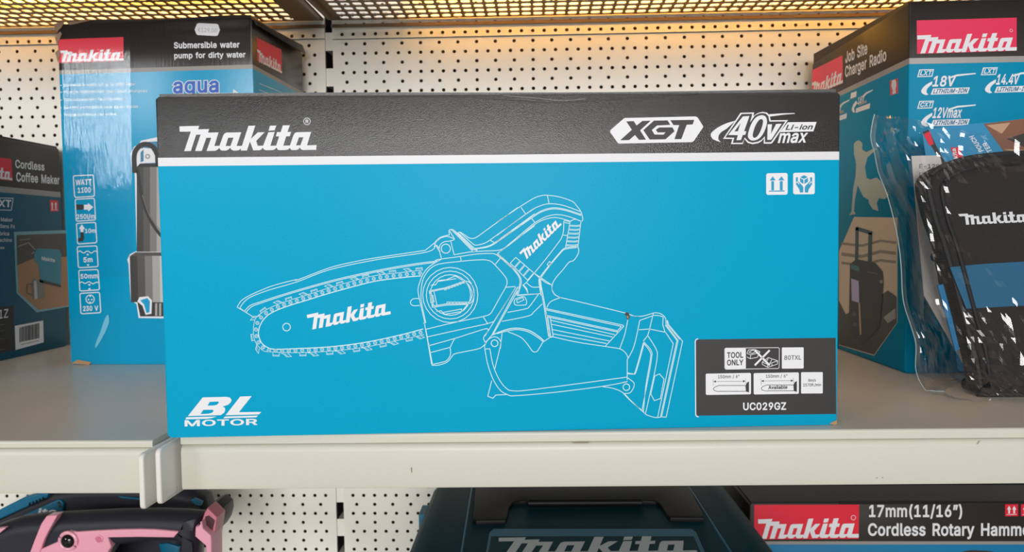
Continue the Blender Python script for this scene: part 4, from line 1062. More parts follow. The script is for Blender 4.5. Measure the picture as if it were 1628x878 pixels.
# hand guard
sm(C_, [(40, 318), (60, 430), (95, 530), (140, 600), (190, 630), (240, 636), (500, 613), (790, 576), (945, 548)])
sm(C_, [(75, 338), (95, 440), (130, 525), (175, 585), (225, 605), (370, 594), (945, 518)]); ln(C_, [(42, 340), (75, 338)])
ln(C_, [(87, 540), (62, 640), (95, 652), (112, 632), (190, 628)]); sm(C_, [(790, 578), (860, 590), (920, 617), (965, 662), (1010, 705), (1060, 750)])
S.circle(C_([(105, 303)])[0], 5.3, LINE, 1.3); sm(C_, [(42, 318), (65, 280), (100, 262), (130, 272), (145, 300), (140, 340)]); ln(C_, [(153, 238), (142, 320), (107, 465)])
S.emblem((480 + 180 / 10.853, 470 + 587 / 10.853), (480 + 1535 / 10.853, 470 + 320 / 10.853), (480 + 84 / 10.853, 470 + 335 / 10.853), WHITE, 2)
g = G_([(245, 580), (532, 295), (183, 528)]); S.emblem(g[0], g[1], g[2], WHITE, 2)
S.build('saw_drawing', root, 'white line drawing of a pruning saw')
P = Print(f); z = J_
P.fill(z([(1165, 265), (1180, 240), (1205, 232), (1228, 250), (1240, 300), (1225, 335), (1200, 330), (1190, 280)]), INK, 3)
P.fill(z([(1195, 290), (1215, 275), (1222, 315), (1208, 325)]), KRAFT, 4)
P.build('torn_spot', root, 'small dark torn spot')

# ================================================================== pump carton (left, behind)
ZL = -0.0035
pb0, pb1 = on_z(112, 580, ZL), on_z(262, 580, ZL)
d = (pb1 - pb0).normalized(); nF = Vector((d.y, -d.x, 0))
pb1 = pb0 + d * 0.2255; back = -nF * 0.160
root = thing('pump_carton', ((pb0.x + pb1.x) / 2, (pb0.y + pb1.y) / 2 + 0.08, ZL), 'tall glossy turquoise pump carton with black top and price sticker', 'box')
zA, zB, zT = 0.3255, 0.3300, 0.3815
carton_body([pb0.xy, pb1.xy, (pb1 + back).xy, (pb0 + back).xy], ZL + 0.0002, [(zA, PUMP_TEAL), (zB, GREYB), (zT, PUMP_BLACK)], 0.0025).build('body', root, smooth=True)
n = 18
for lo, hi, side in ((0.002, 0.078, 0), (0.080, 0.158, 1)):
    mb = MB(); rows = []
    for i in range(n + 1):
        s = i / n; e = 0.0015 + s * 0.2225
        w = 0.0012 * math.sin(9 * s + side) + (0.004 * max(0, 0.18 - s) / 0.18 if side == 0 else 0) * -1
        a = pb0 + d * e - nF * lo; b = pb0 + d * e - nF * hi
        rows.append([(a.x, a.y, zT - 0.001), (a.x, a.y, zT + 0.0025 + w), (b.x, b.y, zT + 0.004 + 0.006 * side * s), (b.x, b.y, zT - 0.001)])
    mb.grid(rows, PUMP_BLACK, True); mb.poly(rows[0], KRAFT); mb.poly(rows[-1][::-1], KRAFT)
    mb.build('flap', root)
# bent side flap standing a little proud along the top of the right side
mb = MB(); q = pb1 - nF * 0.004; e_ = pb1 - nF * 0.156
mb.prism([q + Vector((0, 0, zT + 0.002)), e_ + Vector((0, 0, zT + 0.012)), e_ + Vector((0.004, 0, zT + 0.001)), q + Vector((0.003, 0, zT - 0.004))], Vector((0.0018, 0, 0)), PUMP_BLACK)
mb.build('flap', root)
f = Face(pb0, nF); fs = Face(pb1, d)
a1, a2, a3 = zm(0, 0, 3.99), zm(0, 200, 3.99), zm(0, 400, 3.99)
P = Print(f)
P.fill(a1([(372, 250), (783, 235), (785, 386), (374, 400)]), RED, 1)
g = a1([(392, 394), (784, 384), (372, 322)]); P.emblem(g[0], g[1], g[2], WHITE, 2)
P.build('logo', root, 'red front logo block with white script')
P = Print(fs); z = zm(407, 0, 3.99)
P.fill(z([(3, 238), (160, 315), (165, 468), (8, 385)]), RED, 1)
g = z([(19, 394), (164, 466), (5, 312)]); P.emblem(g[0], g[1], g[2], WHITE, 2)
for yy in (530, 570):
    P.stroke(z([(20, yy), (160, yy + 55)]), WHITE, 0.7)
P.build('logo', root, 'red side logo block with white script')
T1 = lambda P, zf, s, l, r, t, m, ly=1, b=0.0, ref='H': P.text(s, zf([l])[0], zf([r])[0], zf([t])[0], m, ly, b, ref)
P = Print(f); T1(P, a1, 'Submersible water', (1104, 306), (1520, 301), (1103, 270), WHITE, 1, 0.02); P.build('headline', root)
P = Print(f); T1(P, a1, 'pump for dirty water', (1106, 370), (1558, 363), (1105, 345), WHITE, 1, 0.02, 'x'); P.build('headline', root)
for s, y, x1 in (('• Submersible water pump for dirty water', 549, 860), ('• Pompe submersible pour eaux chargées', 592, 935), ('• Schmutzwasser-Tauchpumpe', 642, 780),
                 ('• Bombas sumergibles para aguas sucias', 691, 875), ('• Pompa sommersa per acque', 738, 740)):
    P = Print(f); T1(P, a1, s, (384, y), (x1, y - 8), (384, y - 17), WHITE, 1, 0.0); P.build('product_line', root)
P = Print(f)
AQ = ((1098, 590), (1388, 583), (1098, 522))
v_, f_, l_ = text_tris('aqua', 0.02, True)
xa_, xb_ = min(q[0] for q in v_), max(q[0] for q in v_)
for lp in l_:
    P.stroke(a1([(AQ[0][0] + (q[0] - xa_) / (xb_ - xa_) * 290, 590 - (q[0] - xa_) / (xb_ - xa_) * 7 - q[1] / XH * 68) for q in lp]), WHITE, 4.5, 1, True)
T1(P, a1, 'aqua', *AQ, mat('print_blue', srgb(20, 90, 190), 0.4), 2, 0.02, 'x')
P.fill(a1([(1170, 640), (1200, 612), (1330, 592), (1480, 590), (1480, 566), (1545, 612), (1480, 655), (1300, 640)]), WHITE, 1)
P.fill(a1([(1190, 640), (1215, 616), (1330, 600), (1488, 598), (1488, 584), (1525, 612), (1488, 640)]), mat('print_sky', srgb(60, 180, 235), 0.4), 2)
P.build('water_mark', root, 'blue water lettering with white rim')
P = Print(f)
P.fill(a1([(1236, 188), (1250, 152), (1262, 147), (1375, 152), (1386, 158), (1396, 192), (1382, 226), (1370, 229), (1256, 223), (1246, 216)]), WHITE, 3)
T1(P, a1, '€129.00', (1256, 203), (1378, 208), (1256, 176), mat('print_faint', srgb(180, 178, 180), 0.5), 4, -0.01)
P.build('price_sticker', root, 'small white price sticker')
P = Print(f)


def frame(zf, q):
    (x0, y0), (x1, y1), (x2, y2), (x3, y3) = q
    pts = []
    for (px_, py_), (qx, qy), (rx, ry) in ((q[3], q[0], q[1]), (q[0], q[1], q[2]), (q[1], q[2], q[3]), (q[2], q[3], q[0])):
        def tow(ax, ay, bx, by, L=9):
            dd = math.hypot(bx - ax, by - ay); return (ax + (bx - ax) * L / dd, ay + (by - ay) * L / dd)
        pts += [tow(qx, qy, px_, py_), tow(qx, qy, px_, py_, 3) if 0 else tow(qx + (px_ - qx) * 0.02, qy + (py_ - qy) * 0.02, rx, ry, 3), tow(qx, qy, rx, ry)]
    P.stroke(zf(pts), WHITE, 1.5, 1, True)


frame(a2, [(465, 318), (592, 312), (600, 447), (474, 455)])
T1(P, a2, 'WATT', (480, 376), (582, 372), (479, 344), WHITE, 1, 0.03); T1(P, a2, '1100', (494, 425), (577, 422), (493, 394), WHITE, 1, 0.03)
frame(a2, [(477, 467), (599, 460), (607, 598), (484, 606)])
P.fill(a2([(484, 500), (525, 500), (533, 508), (533, 525), (525, 533), (486, 533)]), INK, 2); P.fill(a2([(533, 502), (558, 500), (558, 490), (592, 516), (560, 545), (559, 532), (533, 533)]), WHITE, 1)
T1(P, a2, '250l/m', (487, 592), (602, 588), (486, 564), WHITE, 1, 0.02)
frame(a2, [(485, 620), (607, 613), (615, 742), (493, 751)])
P.fill(a2([(500, 655), (520, 625), (540, 655), (530, 656), (530, 675), (511, 675), (510, 656)]), WHITE, 1); P.fill(a2([(511, 675), (530, 675), (535, 715), (525, 733), (495, 735), (494, 715), (512, 710)]), INK, 2)
T1(P, a2, '10m', (540, 680), (606, 678), (540, 655), WHITE, 1, 0.02)
frame(zm(0, 0, 3.99), [(490, 768 + 798), (615, 762 + 798), (623, 96 + 1596), (498, 103 + 1596)])
P.stroke(smooth_pts(a2([(497, 800), (510, 795), (530, 808), (555, 795), (580, 808), (600, 795), (616, 800)]), 4), WHITE, 1.3)
P.fill(a2([(548, 822), (556, 810), (566, 822)]), WHITE); T1(P, a3, '5m', (530, 68), (588, 66), (529, 38), WHITE, 1, 0.02); P.fill(a3([(550, 82), (568, 81), (560, 94)]), WHITE)
frame(a3, [(500, 120), (622, 114), (632, 243), (507, 251)])
T1(P, a3, '50mm', (512, 172), (620, 168), (511, 144), WHITE, 1, 0.02)
P.stroke(smooth_pts(a3([(507, 200), (520, 193), (540, 203), (565, 192), (590, 205), (610, 195), (628, 198)]), 4), WHITE, 1.3)
P.fill(a3([(558, 208), (576, 207), (568, 220)]), WHITE); P.fill(a3([(558, 242), (578, 241), (568, 230)]), WHITE)
frame(a3, [(507, 266), (632, 259), (640, 388), (514, 396)])
P.circle(a3([(572, 303)])[0], 6.6, WHITE, 1.3)
for q in ((562, 305), (583, 305), (572, 284), (572, 322)):
    P.disc(a3([q])[0], 1.2, WHITE)
T1(P, a3, '230 V', (528, 377), (624, 374), (527, 348), WHITE, 1, 0.03)
P.build('rating_symbols', root, 'column of white outlined rating symbols')
# printed pump picture
P = Print(f)
grey = lambda v: mat('print_grey_%d' % v, srgb(v, v - 2, v - 6), 0.4)
P.fill(a2([(1500, 72), (1010, 70), (895, 95), (885, 112), (850, 135), (830, 180), (835, 260), (855, 300), (868, 795), (825, 815), (808, 850)]) + a3([(816, 80), (830, 312), (866, 332), (880, 422), (1180, 426), (1480, 422), (1494, 332), (1530, 312), (1544, 60)]) + a2([(1550, 850), (1535, 815), (1500, 795)]), WHITE, 1)
P.fill(a2([(900, 105), (1180, 88), (1330, 110), (1330, 240), (900, 240)]), mat('print_pump_teal', srgb(30, 120, 160), 0.4), 2)
P.fill(a2([(880, 170), (910, 140), (960, 145), (985, 190), (985, 235), (885, 240)]), WHITE, 3); P.fill(a2([(893, 170), (912, 150), (912, 225), (893, 232)]), MATS['print_pump_teal'], 4)
P.circle(a2([(938, 195)])[0], 3, grey(150), 2, 4)
vals = [44, 74, 118, 164, 196, 208, 210, 205, 190, 165, 130, 95, 70, 52, 42]
for k, v in enumerate(vals):
    u0_, u1_ = k / len(vals), (k + 1) / len(vals)
    xa, xb = 868 + 632 * u0_, 868 + 632 * u1_
    P.fill(a2([(xa, 262), (xb, 262), (xb, 800), (xa, 800)]), grey(v), 2)
    xa, xb = 824 + 712 * u0_, 824 + 712 * u1_
    P.fill(a2([(xa, 826), (xb, 826)]) + a3([(xb - (xb - 1180) * 0.02, 322), (xa - (xa - 1180) * 0.02, 322)]), grey(v), 2)
P.fill(a2([(860, 803), (1500, 803), (1536, 826), (826, 826)]), grey(70), 2)
P.stroke(smooth_pts(a2([(856, 300), (852, 190), (875, 140), (915, 118), (960, 128), (995, 170), (1005, 255)]), 5), INK, 8, 3)
P.fill(a2([(868, 262), (890, 240), (1470, 240), (1500, 262)]), INK, 3)
P.stroke(smooth_pts(a2([(872, 270), (900, 450), (950, 590), (1020, 695), (1100, 760)]), 5), INK, 5, 3); P.stroke(smooth_pts(a2([(905, 440), (950, 570), (1018, 665)]), 5), grey(110), 1.2, 4)
P.fill(a3([(872, 322), (1490, 322), (1476, 412), (890, 412)]), INK, 2)
P.fill(a3([(872, 318), (885, 290), (940, 284), (965, 310), (962, 395), (925, 402), (905, 345)]), WHITE, 3); P.fill(a3([(890, 310), (935, 295), (952, 315), (950, 385), (930, 390), (915, 335)]), PUMP_TEAL, 4)
for xx in (985, 1010):
    P.fill(a3([(xx, 330), (xx + 14, 326), (xx + 14, 408), (xx, 408)]), grey(165), 3)
P.build('pump_picture', root, 'printed picture of a steel pump')
SCB, SCP = mat('scuff_brown', srgb(150, 120, 96), 0.7), mat('scuff_pale', srgb(110, 190, 220), 0.5)
for q, m in (([(86, 38), (104, 34), (98, 44), (90, 52)], SCB), ([(88, 60), (96, 50), (99, 54), (91, 72)], SCB), ([(106, 36), (150, 31), (140, 34), (112, 40)], SCB), ([(88, 84), (94, 78), (97, 83), (93, 100)], SCB),
             (smooth_pts([(172, 500), (174, 512), (167, 530), (158, 546), (152, 554), (153, 545), (160, 528), (166, 510)], 3, True), SCP), ([(114, 578), (124, 572), (146, 576), (142, 580)], KRAFT)):
    P = Print(f); P.fill(q, m, 5); P.build('scuff', root)
mb = MB(); g = [f.px(q, 6) for q in ((97, 50), (207, 46), (213, 440), (111, 443))]
mb.poly(g[::-1], TAPE)
o = mb.build('packing_tape', root, fix=False); o['label'] = 'clear glossy tape strip down the front'

# ================================================================== coffee maker carton (far left)
XC = -0.6365
root = thing('coffee_maker_carton', (XC - 0.11, -0.20, ZL), 'shade-darkened teal coffee maker carton seen side-on at the far left', 'box')
zA, zB, zT = 0.1975, 0.2045, 0.2632
carton_body([(XC - 0.22, -0.385), (XC, -0.385), (XC, -0.0165), (XC - 0.22, -0.0165)], ZL + 0.0002, [(zA, SHADED_TEAL), (zB, GREYB), (zT, RBLACK)], 0.002).build('body', root, smooth=True)
for lo, hi in ((-0.383, -0.202), (-0.199, -0.0185)):
    mb = MB(); mb.box((XC - 0.218, lo, zT - 0.0005), (XC - 0.002, hi, zT + 0.002), RBLACK); mb.build('flap', root)
f = Face((XC, -0.2, 0), (1, 0, 0)); z = zm(0, 200, 4.39); y_ = zm(0, 380, 3.99)
P = Print(f)
P.fill(z([(-250, 190), (78, 232), (88, 386), (-240, 348)]), RED, 1)
g = z([(-200, 350), (85, 381), (-222, 262)]); P.emblem(g[0], g[1], g[2], WHITE, 2)
P.build('logo', root, 'red logo block with white script')
P = Print(f)
T1(P, z, 'Cordless', (106, 292), (310, 313), (105, 238), WHITE, 1, 0.01); P.build('product_name', root)
P = Print(f); T1(P, z, 'Coffee Maker', (113, 386), (415, 408), (112, 326), WHITE, 1, 0.01); P.build('product_name', root)
for s, l, r, t in (('Maker', (5, 668), (88, 669), (5, 642)), ('Sans Fil', (0, 712), (103, 717), (0, 688)), ('ebrica', (-22, 764), (63, 766), (-22, 738)), ('aschine', (-20, 811), (82, 810), (-20, 786)), ('as', (0, 860), (30, 859), (0, 842))):
    P = Print(f); T1(P, z, s, l, r, t, WHITE, 1, 0.0); P.build('product_line', root)
P = Print(f)
T1(P, z, 'LXT', (-48, 562), (76, 568), (-45, 514), WHITE, 1, 0.03)
P.stroke(z([(-60, 503), (92, 507), (78, 590), (-60, 586)]), WHITE, 1.0)
P.build('battery_badge', root)
P = Print(f)
P.fill(z([(345, 520), (405, 522), (409, 598), (350, 599)]), RED, 1)
for xx in (363, 388):
    P.fill(z([(xx - 9, 550), (xx, 532), (xx + 9, 550)]), WHITE, 2); P.fill(z([(xx - 4, 550), (xx + 4, 550), (xx + 5, 582), (xx - 3, 582)]), WHITE, 2)
P.stroke(z([(355, 588), (402, 587)]), WHITE, 0.7, 2)
P.build('handling_symbol', root, 'small red square with two white arrows')
P = Print(f)
ph = [(22, 369), (106, 366), (109, 488), (58, 497), (26, 466)]
P.fill(ph, mat('print_pale_teal', srgb(120, 170, 180), 0.45), 1)
P.fill([(26, 374), (106, 371), (109, 486), (61, 493), (29, 465)], mat('print_brown', srgb(170, 122, 84), 0.45), 2)
P.fill([(26, 374), (106, 371), (107, 408), (55, 410), (27, 422)], mat('print_dark_scene', srgb(70, 62, 54), 0.45), 3)
P.stroke([(28, 392), (45, 386), (56, 398), (50, 404)], GREYB, 1.5, 4); P.stroke([(30, 382), (48, 380)], grey(110), 2, 4)
P.fill([(54, 399), (60, 395), (94, 397), (97, 404), (96, 455), (64, 446), (60, 420), (54, 414)], mat('print_machine_teal', srgb(20, 130, 150), 0.45), 4)
P.fill([(62, 444), (96, 453), (96, 457), (62, 449)], INK, 5); T1(P, y_, 'Makita', (262, 134), (345, 147), (261, 112), WHITE, 5, 0.02)
P.fill([(50, 447), (54, 443), (68, 447), (70, 474), (52, 476)], grey(120), 5); P.fill([(53, 447), (57, 446), (59, 475), (54, 476)], grey(190), 6)
P.stroke([(50, 452), (43, 452), (42, 466), (50, 469)], grey(80), 1.6, 5)
P.build('photo_print', root, 'printed photo of a coffee maker and steel cup')
P = Print(f)
P.fill(y_([(-260, 458), (85, 424), (90, 706), (-250, 772)]), INK, 1)
T1(P, y_, 'DCM501Z', (-215, 536), (50, 498), (-213, 478), WHITE, 2, 0.0)
for yy in (542, 582, 632, 700):
    P.stroke(y_([(-60, yy + 10), (28, yy)]), grey(140), 0.5, 2)
P.build('model_label', root, 'black label with the model number')
P = Print(f)
P.fill(y_([(93, 552), (273, 518), (277, 656), (98, 705)]), WHITEB, 1)
random.seed(11)
xx = 0.0
while xx < 1.0:
    w = random.choice((0.02, 0.03, 0.045)); x2 = min(1.0, xx + w)
    q = lambda t, b: (122 + 126 * t, (562 - 28 * t) if not b else (656 - 26 * t))
    P.fill(y_([q(xx, 0), q(x2, 0), q(x2, 1), q(xx, 1)]), INK, 2); xx = x2 + random.choice((0.015, 0.025))
P.stroke(y_([(130, 672), (245, 645)]), grey(120), 1.0, 2)
P.build('barcode_sticker', root, 'white barcode sticker')

# ================================================================== radio carton (right)
XR, YR = 0.3552, -0.284
root = thing('radio_carton', (XR + 0.16, -0.16, 0), 'tall teal and black radio carton at the right, behind the bagged pouch', 'box')
zA, zB, zT = 0.2950, 0.3005, 0.3525
carton_body([(XR, YR), (XR + 0.32, YR), (XR + 0.32, -0.034), (XR, -0.034)], 0.0002, [(zA, RTEAL), (zB, GREYB), (zT, RBLACK)], 0.002).build('body', root, smooth=True)
mb = MB(); mb.prism([Vector((XR + 0.001, YR + 0.004, zT - 0.001)), Vector((XR + 0.001, YR + 0.004, zT + 0.002)), Vector((XR + 0.001, -0.036, zT + 0.0115)), Vector((XR + 0.001, -0.036, zT - 0.001))], Vector((0.150, 0, 0)), RBLACK); mb.build('flap', root)
mb = MB(); mb.prism([Vector((XR + 0.153, YR + 0.004, zT - 0.001)), Vector((XR + 0.153, YR + 0.004, zT + 0.002)), Vector((XR + 0.153, -0.036, zT + 0.009)), Vector((XR + 0.153, -0.036, zT - 0.001))], Vector((0.165, 0, 0)), RBLACK); mb.build('flap', root)
f = Face((XR, YR, 0), (0, -1, 0)); fs = Face((XR, YR, 0), (-1, 0, 0))
z = zm(1221, 0, 3.99)
P = Print(f)
P.fill(z([(943, 130), (1577, 112), (1577, 322), (945, 342)]), PINKRED, 1)
g = z([(966, 340), (1576, 321), (945, 226)]); P.emblem(g[0], g[1], g[2], WHITE, 2)
P.circle(z([(1541, 194)])[0], 2.2, WHITE, 0.5, 2)
P.build('logo', root, 'large rose-red logo block with white script')
P = Print(f)
for dx, dy, tg, vt in ((0, 0, 'LXT', '18V'), (404, -12, 'LXT', '14.4V'), (0, 200, 'CXT', '12Vmax')):
    q = lambda pts: z([(a + dx, b + dy) for a, b in pts])
    P.fill(q([(960, 441), (1053, 439), (1041, 487), (946, 490)]), WHITE, 1); P.fill(q([(966, 447), (1046, 445), (1036, 481), (954, 484)]), RTEAL, 2)
    T1(P, q, tg, (962, 478), (1034, 476), (970, 451), WHITE, 3, 0.03)
    P.fill(q(smooth_pts([(1042, 515), (1000, 540), (975, 568), (975, 590), (1000, 604)], 4) + smooth_pts([(1018, 600), (1005, 585), (1012, 560), (1040, 535)], 4)), WHITE, 1)
    P.fill(q([(1140, 492), (1200, 472), (1318, 463), (1316, 470), (1200, 484), (1145, 500)]), WHITE, 1)
    x2 = 1182 if len(vt) < 6 else 1222
    T1(P, q, vt, (1040, 548), (x2, 545), (1052, 486), WHITE, 3, 0.02)
    P.fill(q([(1047, 562), (1280, 555), (1266, 594), (1030, 601)]), WHITE, 2)
    T1(P, q, 'LITHIUM-ION', (1045, 593), (1258, 587), (1055, 567), mat('print_deep_teal', srgb(0, 100, 140), 0.4), 3, 0.01)
P.build('voltage_mark', root, 'white voltage lettering on the front')
z = zm(1280, 60, 5.165)
P = Print(fs)
P.fill(z([(61, 267), (308, 143), (312, 372), (53, 486)]), PINKRED, 1)
g = z([(64, 478), (311, 370), (58, 372)]); P.emblem(g[0], g[1], g[2], WHITE, 2)
P.build('logo', root, 'rose-red side logo block with white script')
P = Print(fs)
T1(P, z, 'Job Site', (331, 207), (512, 128), (331, 122), WHITE, 1, 0.015); P.build('product_name', root)
P = Print(fs)
T1(P, z, 'Charger Radio', (329, 324), (668, 184), (329, 240), WHITE, 1, 0.015)
P.build('product_name', root)
P = Print(fs)
P.fill(z([(697, 354), (763, 332), (766, 454), (700, 476)]), RED, 1)
P.fill(z([(715, 352), (735, 344), (748, 350), (752, 390), (745, 425), (748, 455), (718, 464), (722, 430), (710, 400)]), WHITE, 2)
P.build('handling_symbol', root, 'small red square with a white hand')
P = Print(fs)
for dx, dy in ((0, 0), (-190, 82)):
    q = lambda pts: z([(a + dx, b + dy) for a, b in pts])
    P.fill(q([(378, 455), (425, 438), (420, 485), (372, 503)]), WHITE, 1)
    P.fill(q([(420, 515), (395, 550), (383, 590), (395, 615), (410, 612), (402, 580), (430, 535)]), WHITE, 1)
    P.fill(q([(470, 480), (500, 450), (558, 424), (555, 434), (505, 464), (475, 495)]), WHITE, 1)
    T1(P, q, '18V', (430, 545), (485, 524), (438, 492), WHITE, 2, 0.02)
    P.fill(q([(440, 560), (508, 533), (506, 512), (436, 540)]), GREYB, 1)
    P.fill(q([(420, 580), (535, 537), (530, 580), (415, 618)]), WHITE, 1)
P.build('voltage_mark', root, 'white voltage lettering on the side')
P = Print(fs); z = zm(1221, 200, 3.99)
P.fill(z([(545, 115), (558, 100), (572, 92), (590, 100), (600, 114), (597, 150), (625, 168), (680, 140), (690, 150), (632, 200), (616, 260), (626, 330), (650, 342), (690, 328), (716, 350), (740, 390), (768, 440), (742, 466), (705, 460), (690, 490), (702, 540), (665, 530), (640, 490), (640, 470), (605, 450), (570, 378), (552, 470), (546, 540), (558, 560), (515, 568), (530, 545), (536, 470), (541, 400), (556, 320), (560, 240), (546, 180)]),
       mat('print_sage', srgb(172, 182, 172), 0.45), 1)
P.build('figure_print', root, 'pale printed figure of a dancer')
P = Print(fs)
P.fill([(1358, 345), (1427, 346), (1427, 513), (1390, 566), (1334, 549), (1334, 400)], mat('print_beige', srgb(208, 190, 168), 0.45), 1)
dk = mat('print_shadowy', srgb(46, 42, 40), 0.45)
for yy, w in ((385, 4), (402, 5), (416, 4)):
    P.stroke([(1338, yy + 2), (1370, yy + 6), (1400, yy - 2), (1425, yy + 1)], mat('print_taupe', srgb(140, 124, 110), 0.45), w, 2)
P.fill([(1334, 478), (1345, 500), (1400, 470), (1412, 462), (1426, 472), (1426, 513), (1390, 564), (1334, 548)], dk, 2)
P.fill([(1405, 505), (1424, 490), (1425, 506), (1412, 514)], grey(150), 3)
for a, b, w in (((1363, 362), (1362, 420), 5), ((1384, 370), (1383, 428), 6), ((1361, 363), (1387, 371), 6)):
    P.stroke([a, b], mat('print_radio_teal', srgb(24, 60, 70), 0.45), w, 3)
P.fill([(1352, 420), (1362, 412), (1392, 418), (1404, 432), (1405, 450), (1400, 520), (1372, 548), (1358, 536), (1350, 515)], INK, 4)
P.fill([(1354, 420), (1367, 424), (1367, 432), (1354, 428)], mat('print_radio_edge', srgb(50, 110, 120), 0.45), 5)
P.fill([(1354, 443), (1366, 447), (1367, 482), (1355, 478)], mat('print_lilac', srgb(190, 180, 225), 0.45), 5)
P.stroke([(1367, 482), (1369, 532)], mat('print_tan', srgb(190, 165, 130), 0.45), 2.5, 5); P.disc((1359, 500), 3, grey(70), 5); P.disc((1360, 516), 3, grey(70), 5)
P.disc((1402, 448), 3, grey(140), 5); P.stroke([(1380, 432), (1396, 436)], grey(80), 2, 5)
P.build('photo_print', root, 'printed photo of a jobsite radio')

# ================================================================== bagged pouch (right front)
YP = -0.395
YPB = -0.365
ro = thing('tool_pouch', (0.44, -0.375, 0), 'black woven pouch with turquoise band, inside the clear bag', 'pouch')
OUT = [(1545, 630), (1531, 620), (1524, 580), (1503, 505), (1487, 445), (1473, 396), (1462, 366), (1454, 335), (1450, 314), (1452, 300), (1462, 289), (1480, 280), (1510, 271), (1560, 265), (1628, 262),
       (1720, 262), (1790, 268), (1830, 282), (1842, 305), (1838, 340), (1815, 440), (1785, 560), (1772, 620), (1758, 630)]
pts = smooth_pts(OUT, 3, True)
V3 = [on_y(a, b, YPB) for a, b in pts]
zmin = min(p.z for p in V3)
V3 = [Vector((p.x, YP, p.z - zmin + 0.0006)) for p in V3]
mb = MB(); mb.prism(V3, Vector((0, YPB - YP, 0)), FABRIC, 0.006, 4); mb.build('body', ro, smooth=True)
mb = MB(); mb.tube([p + Vector((0, 0.0035, 0)) for p in V3] + [V3[0] + Vector((0, 0.0035, 0))], 0.0028, TRIM, 8); mb.build('piping', ro, smooth=True)
mb = MB(); c_ = sum(V3, Vector()) / len(V3)
ins = [p + (c_ - p) * 0.10 + Vector((0, -0.0012, 0)) for p in V3]
mb.tube(ins[3:48], 0.0016, TRIM, 6); mb.build('zip', ro, smooth=True)
f = Face((0, YP - 0.0002, 0), (0, -1, 0))
P = Print(f); P.fill([(1510, 425), (1560, 420), (1628, 416), (1815, 414), (1800, 486), (1628, 486), (1536, 491)], BANDT, 2)
P.build('band', ro, 'turquoise fabric band')
P = Print(f); P.emblem((1535.5, 357.5), (1639, 353), (1523, 340.5), WHITE, 3)
P.build('logo', ro, 'white embroidered script')
mb = MB(); A1, B1 = on_y(1488, 408, YP - 0.004), on_y(1495, 452, YP - 0.004)
mb.tube([A1 + Vector((0.004 * math.cos(t), -0.001, 0.004 * math.sin(t))) for t in [k * PI / 8 for k in range(17)]], 0.0009, BLACKP, 6)
mb.tube([A1 + Vector((0, 0, -0.004)), A1.lerp(B1, 0.6), B1], 0.0011, BLACKP, 6); mb.build('zip_pull', ro, smooth=True)
mb = MB(); g = [on_y(a, b, YP - 0.005) for a, b in ((1491, 454), (1500, 452), (1514, 505), (1526, 556), (1519, 558), (1506, 508))]
mb.prism(g, Vector((0, 0.0022, 0)), mat('pull_blue', srgb(0, 108, 158), 0.4), 0.0004); mb.build('pull_tab', ro)

hz = zm(1360, 180, 3.657)
YC = -0.338
mb = MB()
g = [on_y(a, b, YC) for a, b in hz([(388, 108), (430, 92), (745, 55), (1500, 20), (1560, 300), (1500, 1500), (600, 1500)])]
g = [Vector((p.x, p.y, max(p.z, 0.0006))) for p in g]
ro = thing('header_card', (g[0].x + 0.1, YC, 0), 'blue printed header card inside the bag, above the pouch', 'card')
mb.prism(g, Vector((0, 0.0006, 0)), mat('card_blue', srgb(36, 140, 186), 0.4)); mb.build('card', ro)
f = Face((0, YC, 0), (0, -1, 0)); P = Print(f)
P.fill(hz([(388, 110), (425, 95), (470, 190), (545, 330), (525, 345), (470, 240)]), INK, 1); P.fill(hz([(395, 125), (432, 105), (455, 180), (430, 190)]), RED, 2)
P.build('edge_stripe', ro, 'black and red edge stripe')
P = Print(f); P.fill(hz([(745, 62), (1000, 30), (1010, 300), (905, 300), (870, 235)]), mat('print_rust', srgb(130, 84, 62), 0.5), 1)
for a, b, c, v in (((760, 70), (900, 55), (850, 120), 'w'), ((880, 150), (1000, 110), (990, 200), 'd'), ((860, 210), (1000, 215), (1000, 240), 't')):
    P.fill(hz([a, b, c]), {'w': mat('print_sand', srgb(190, 150, 120), 0.5), 'd': dk, 't': MATS['print_tan']}[v], 2)
P.build('photo_print', ro, 'rust-brown printed photo')
P = Print(f); P.fill(hz([(552, 200), (606, 198), (645, 318), (594, 322)]), RED, 1)
g = hz([(635, 320), (606, 200), (585, 300)])
P.text('Makita', hz([(608, 315)])[0], hz([(580, 205)])[0], hz([(585, 318)])[0], WHITE, 2, 0.02)
for k, s in enumerate(('TOOL POUCH', 'HOLSTER')):
    P.text(s, hz([(800 + k * 45, 300)])[0], hz([(685 + k * 75, 130 + k * 40)])[0], hz([(775 + k * 45, 308)])[0], WHITE, 2, 0.02)
P.build('card_lettering', ro, 'white and red lettering')
mb = MB(); g = [on_y(a, b, -0.3450) for a, b in ((1449, 248), (1494, 247), (1590, 650), (1550, 650), (1469, 470))]
g = [Vector((p.x, p.y, max(p.z, 0.0006))) for p in g]
ro = thing('barcode_card', (g[2].x, -0.345, 0), 'white code card tucked behind the pouch inside the bag', 'card')
mb.prism(g, Vector((0, 0.0005, 0)), mat('card_white', srgb(214, 206, 200), 0.5)); mb.build('card', ro)
f = Face((0, -0.3450, 0), (0, -1, 0)); P = Print(f)
P.text('E-129', hz([(372, 320)])[0], hz([(488, 322)])[0], hz([(372, 296)])[0], INK, 1, 0.0)
for k in range(3):
    P.stroke(hz([(372 + k * 55, 348), (418 + k * 55, 346), (420 + k * 55, 388), (374 + k * 55, 390)]), INK, 0.6, 1, True); P.stroke(hz([(384 + k * 55, 362), (408 + k * 55, 361)]), INK, 0.7, 1)
P.build('card_lettering', ro)

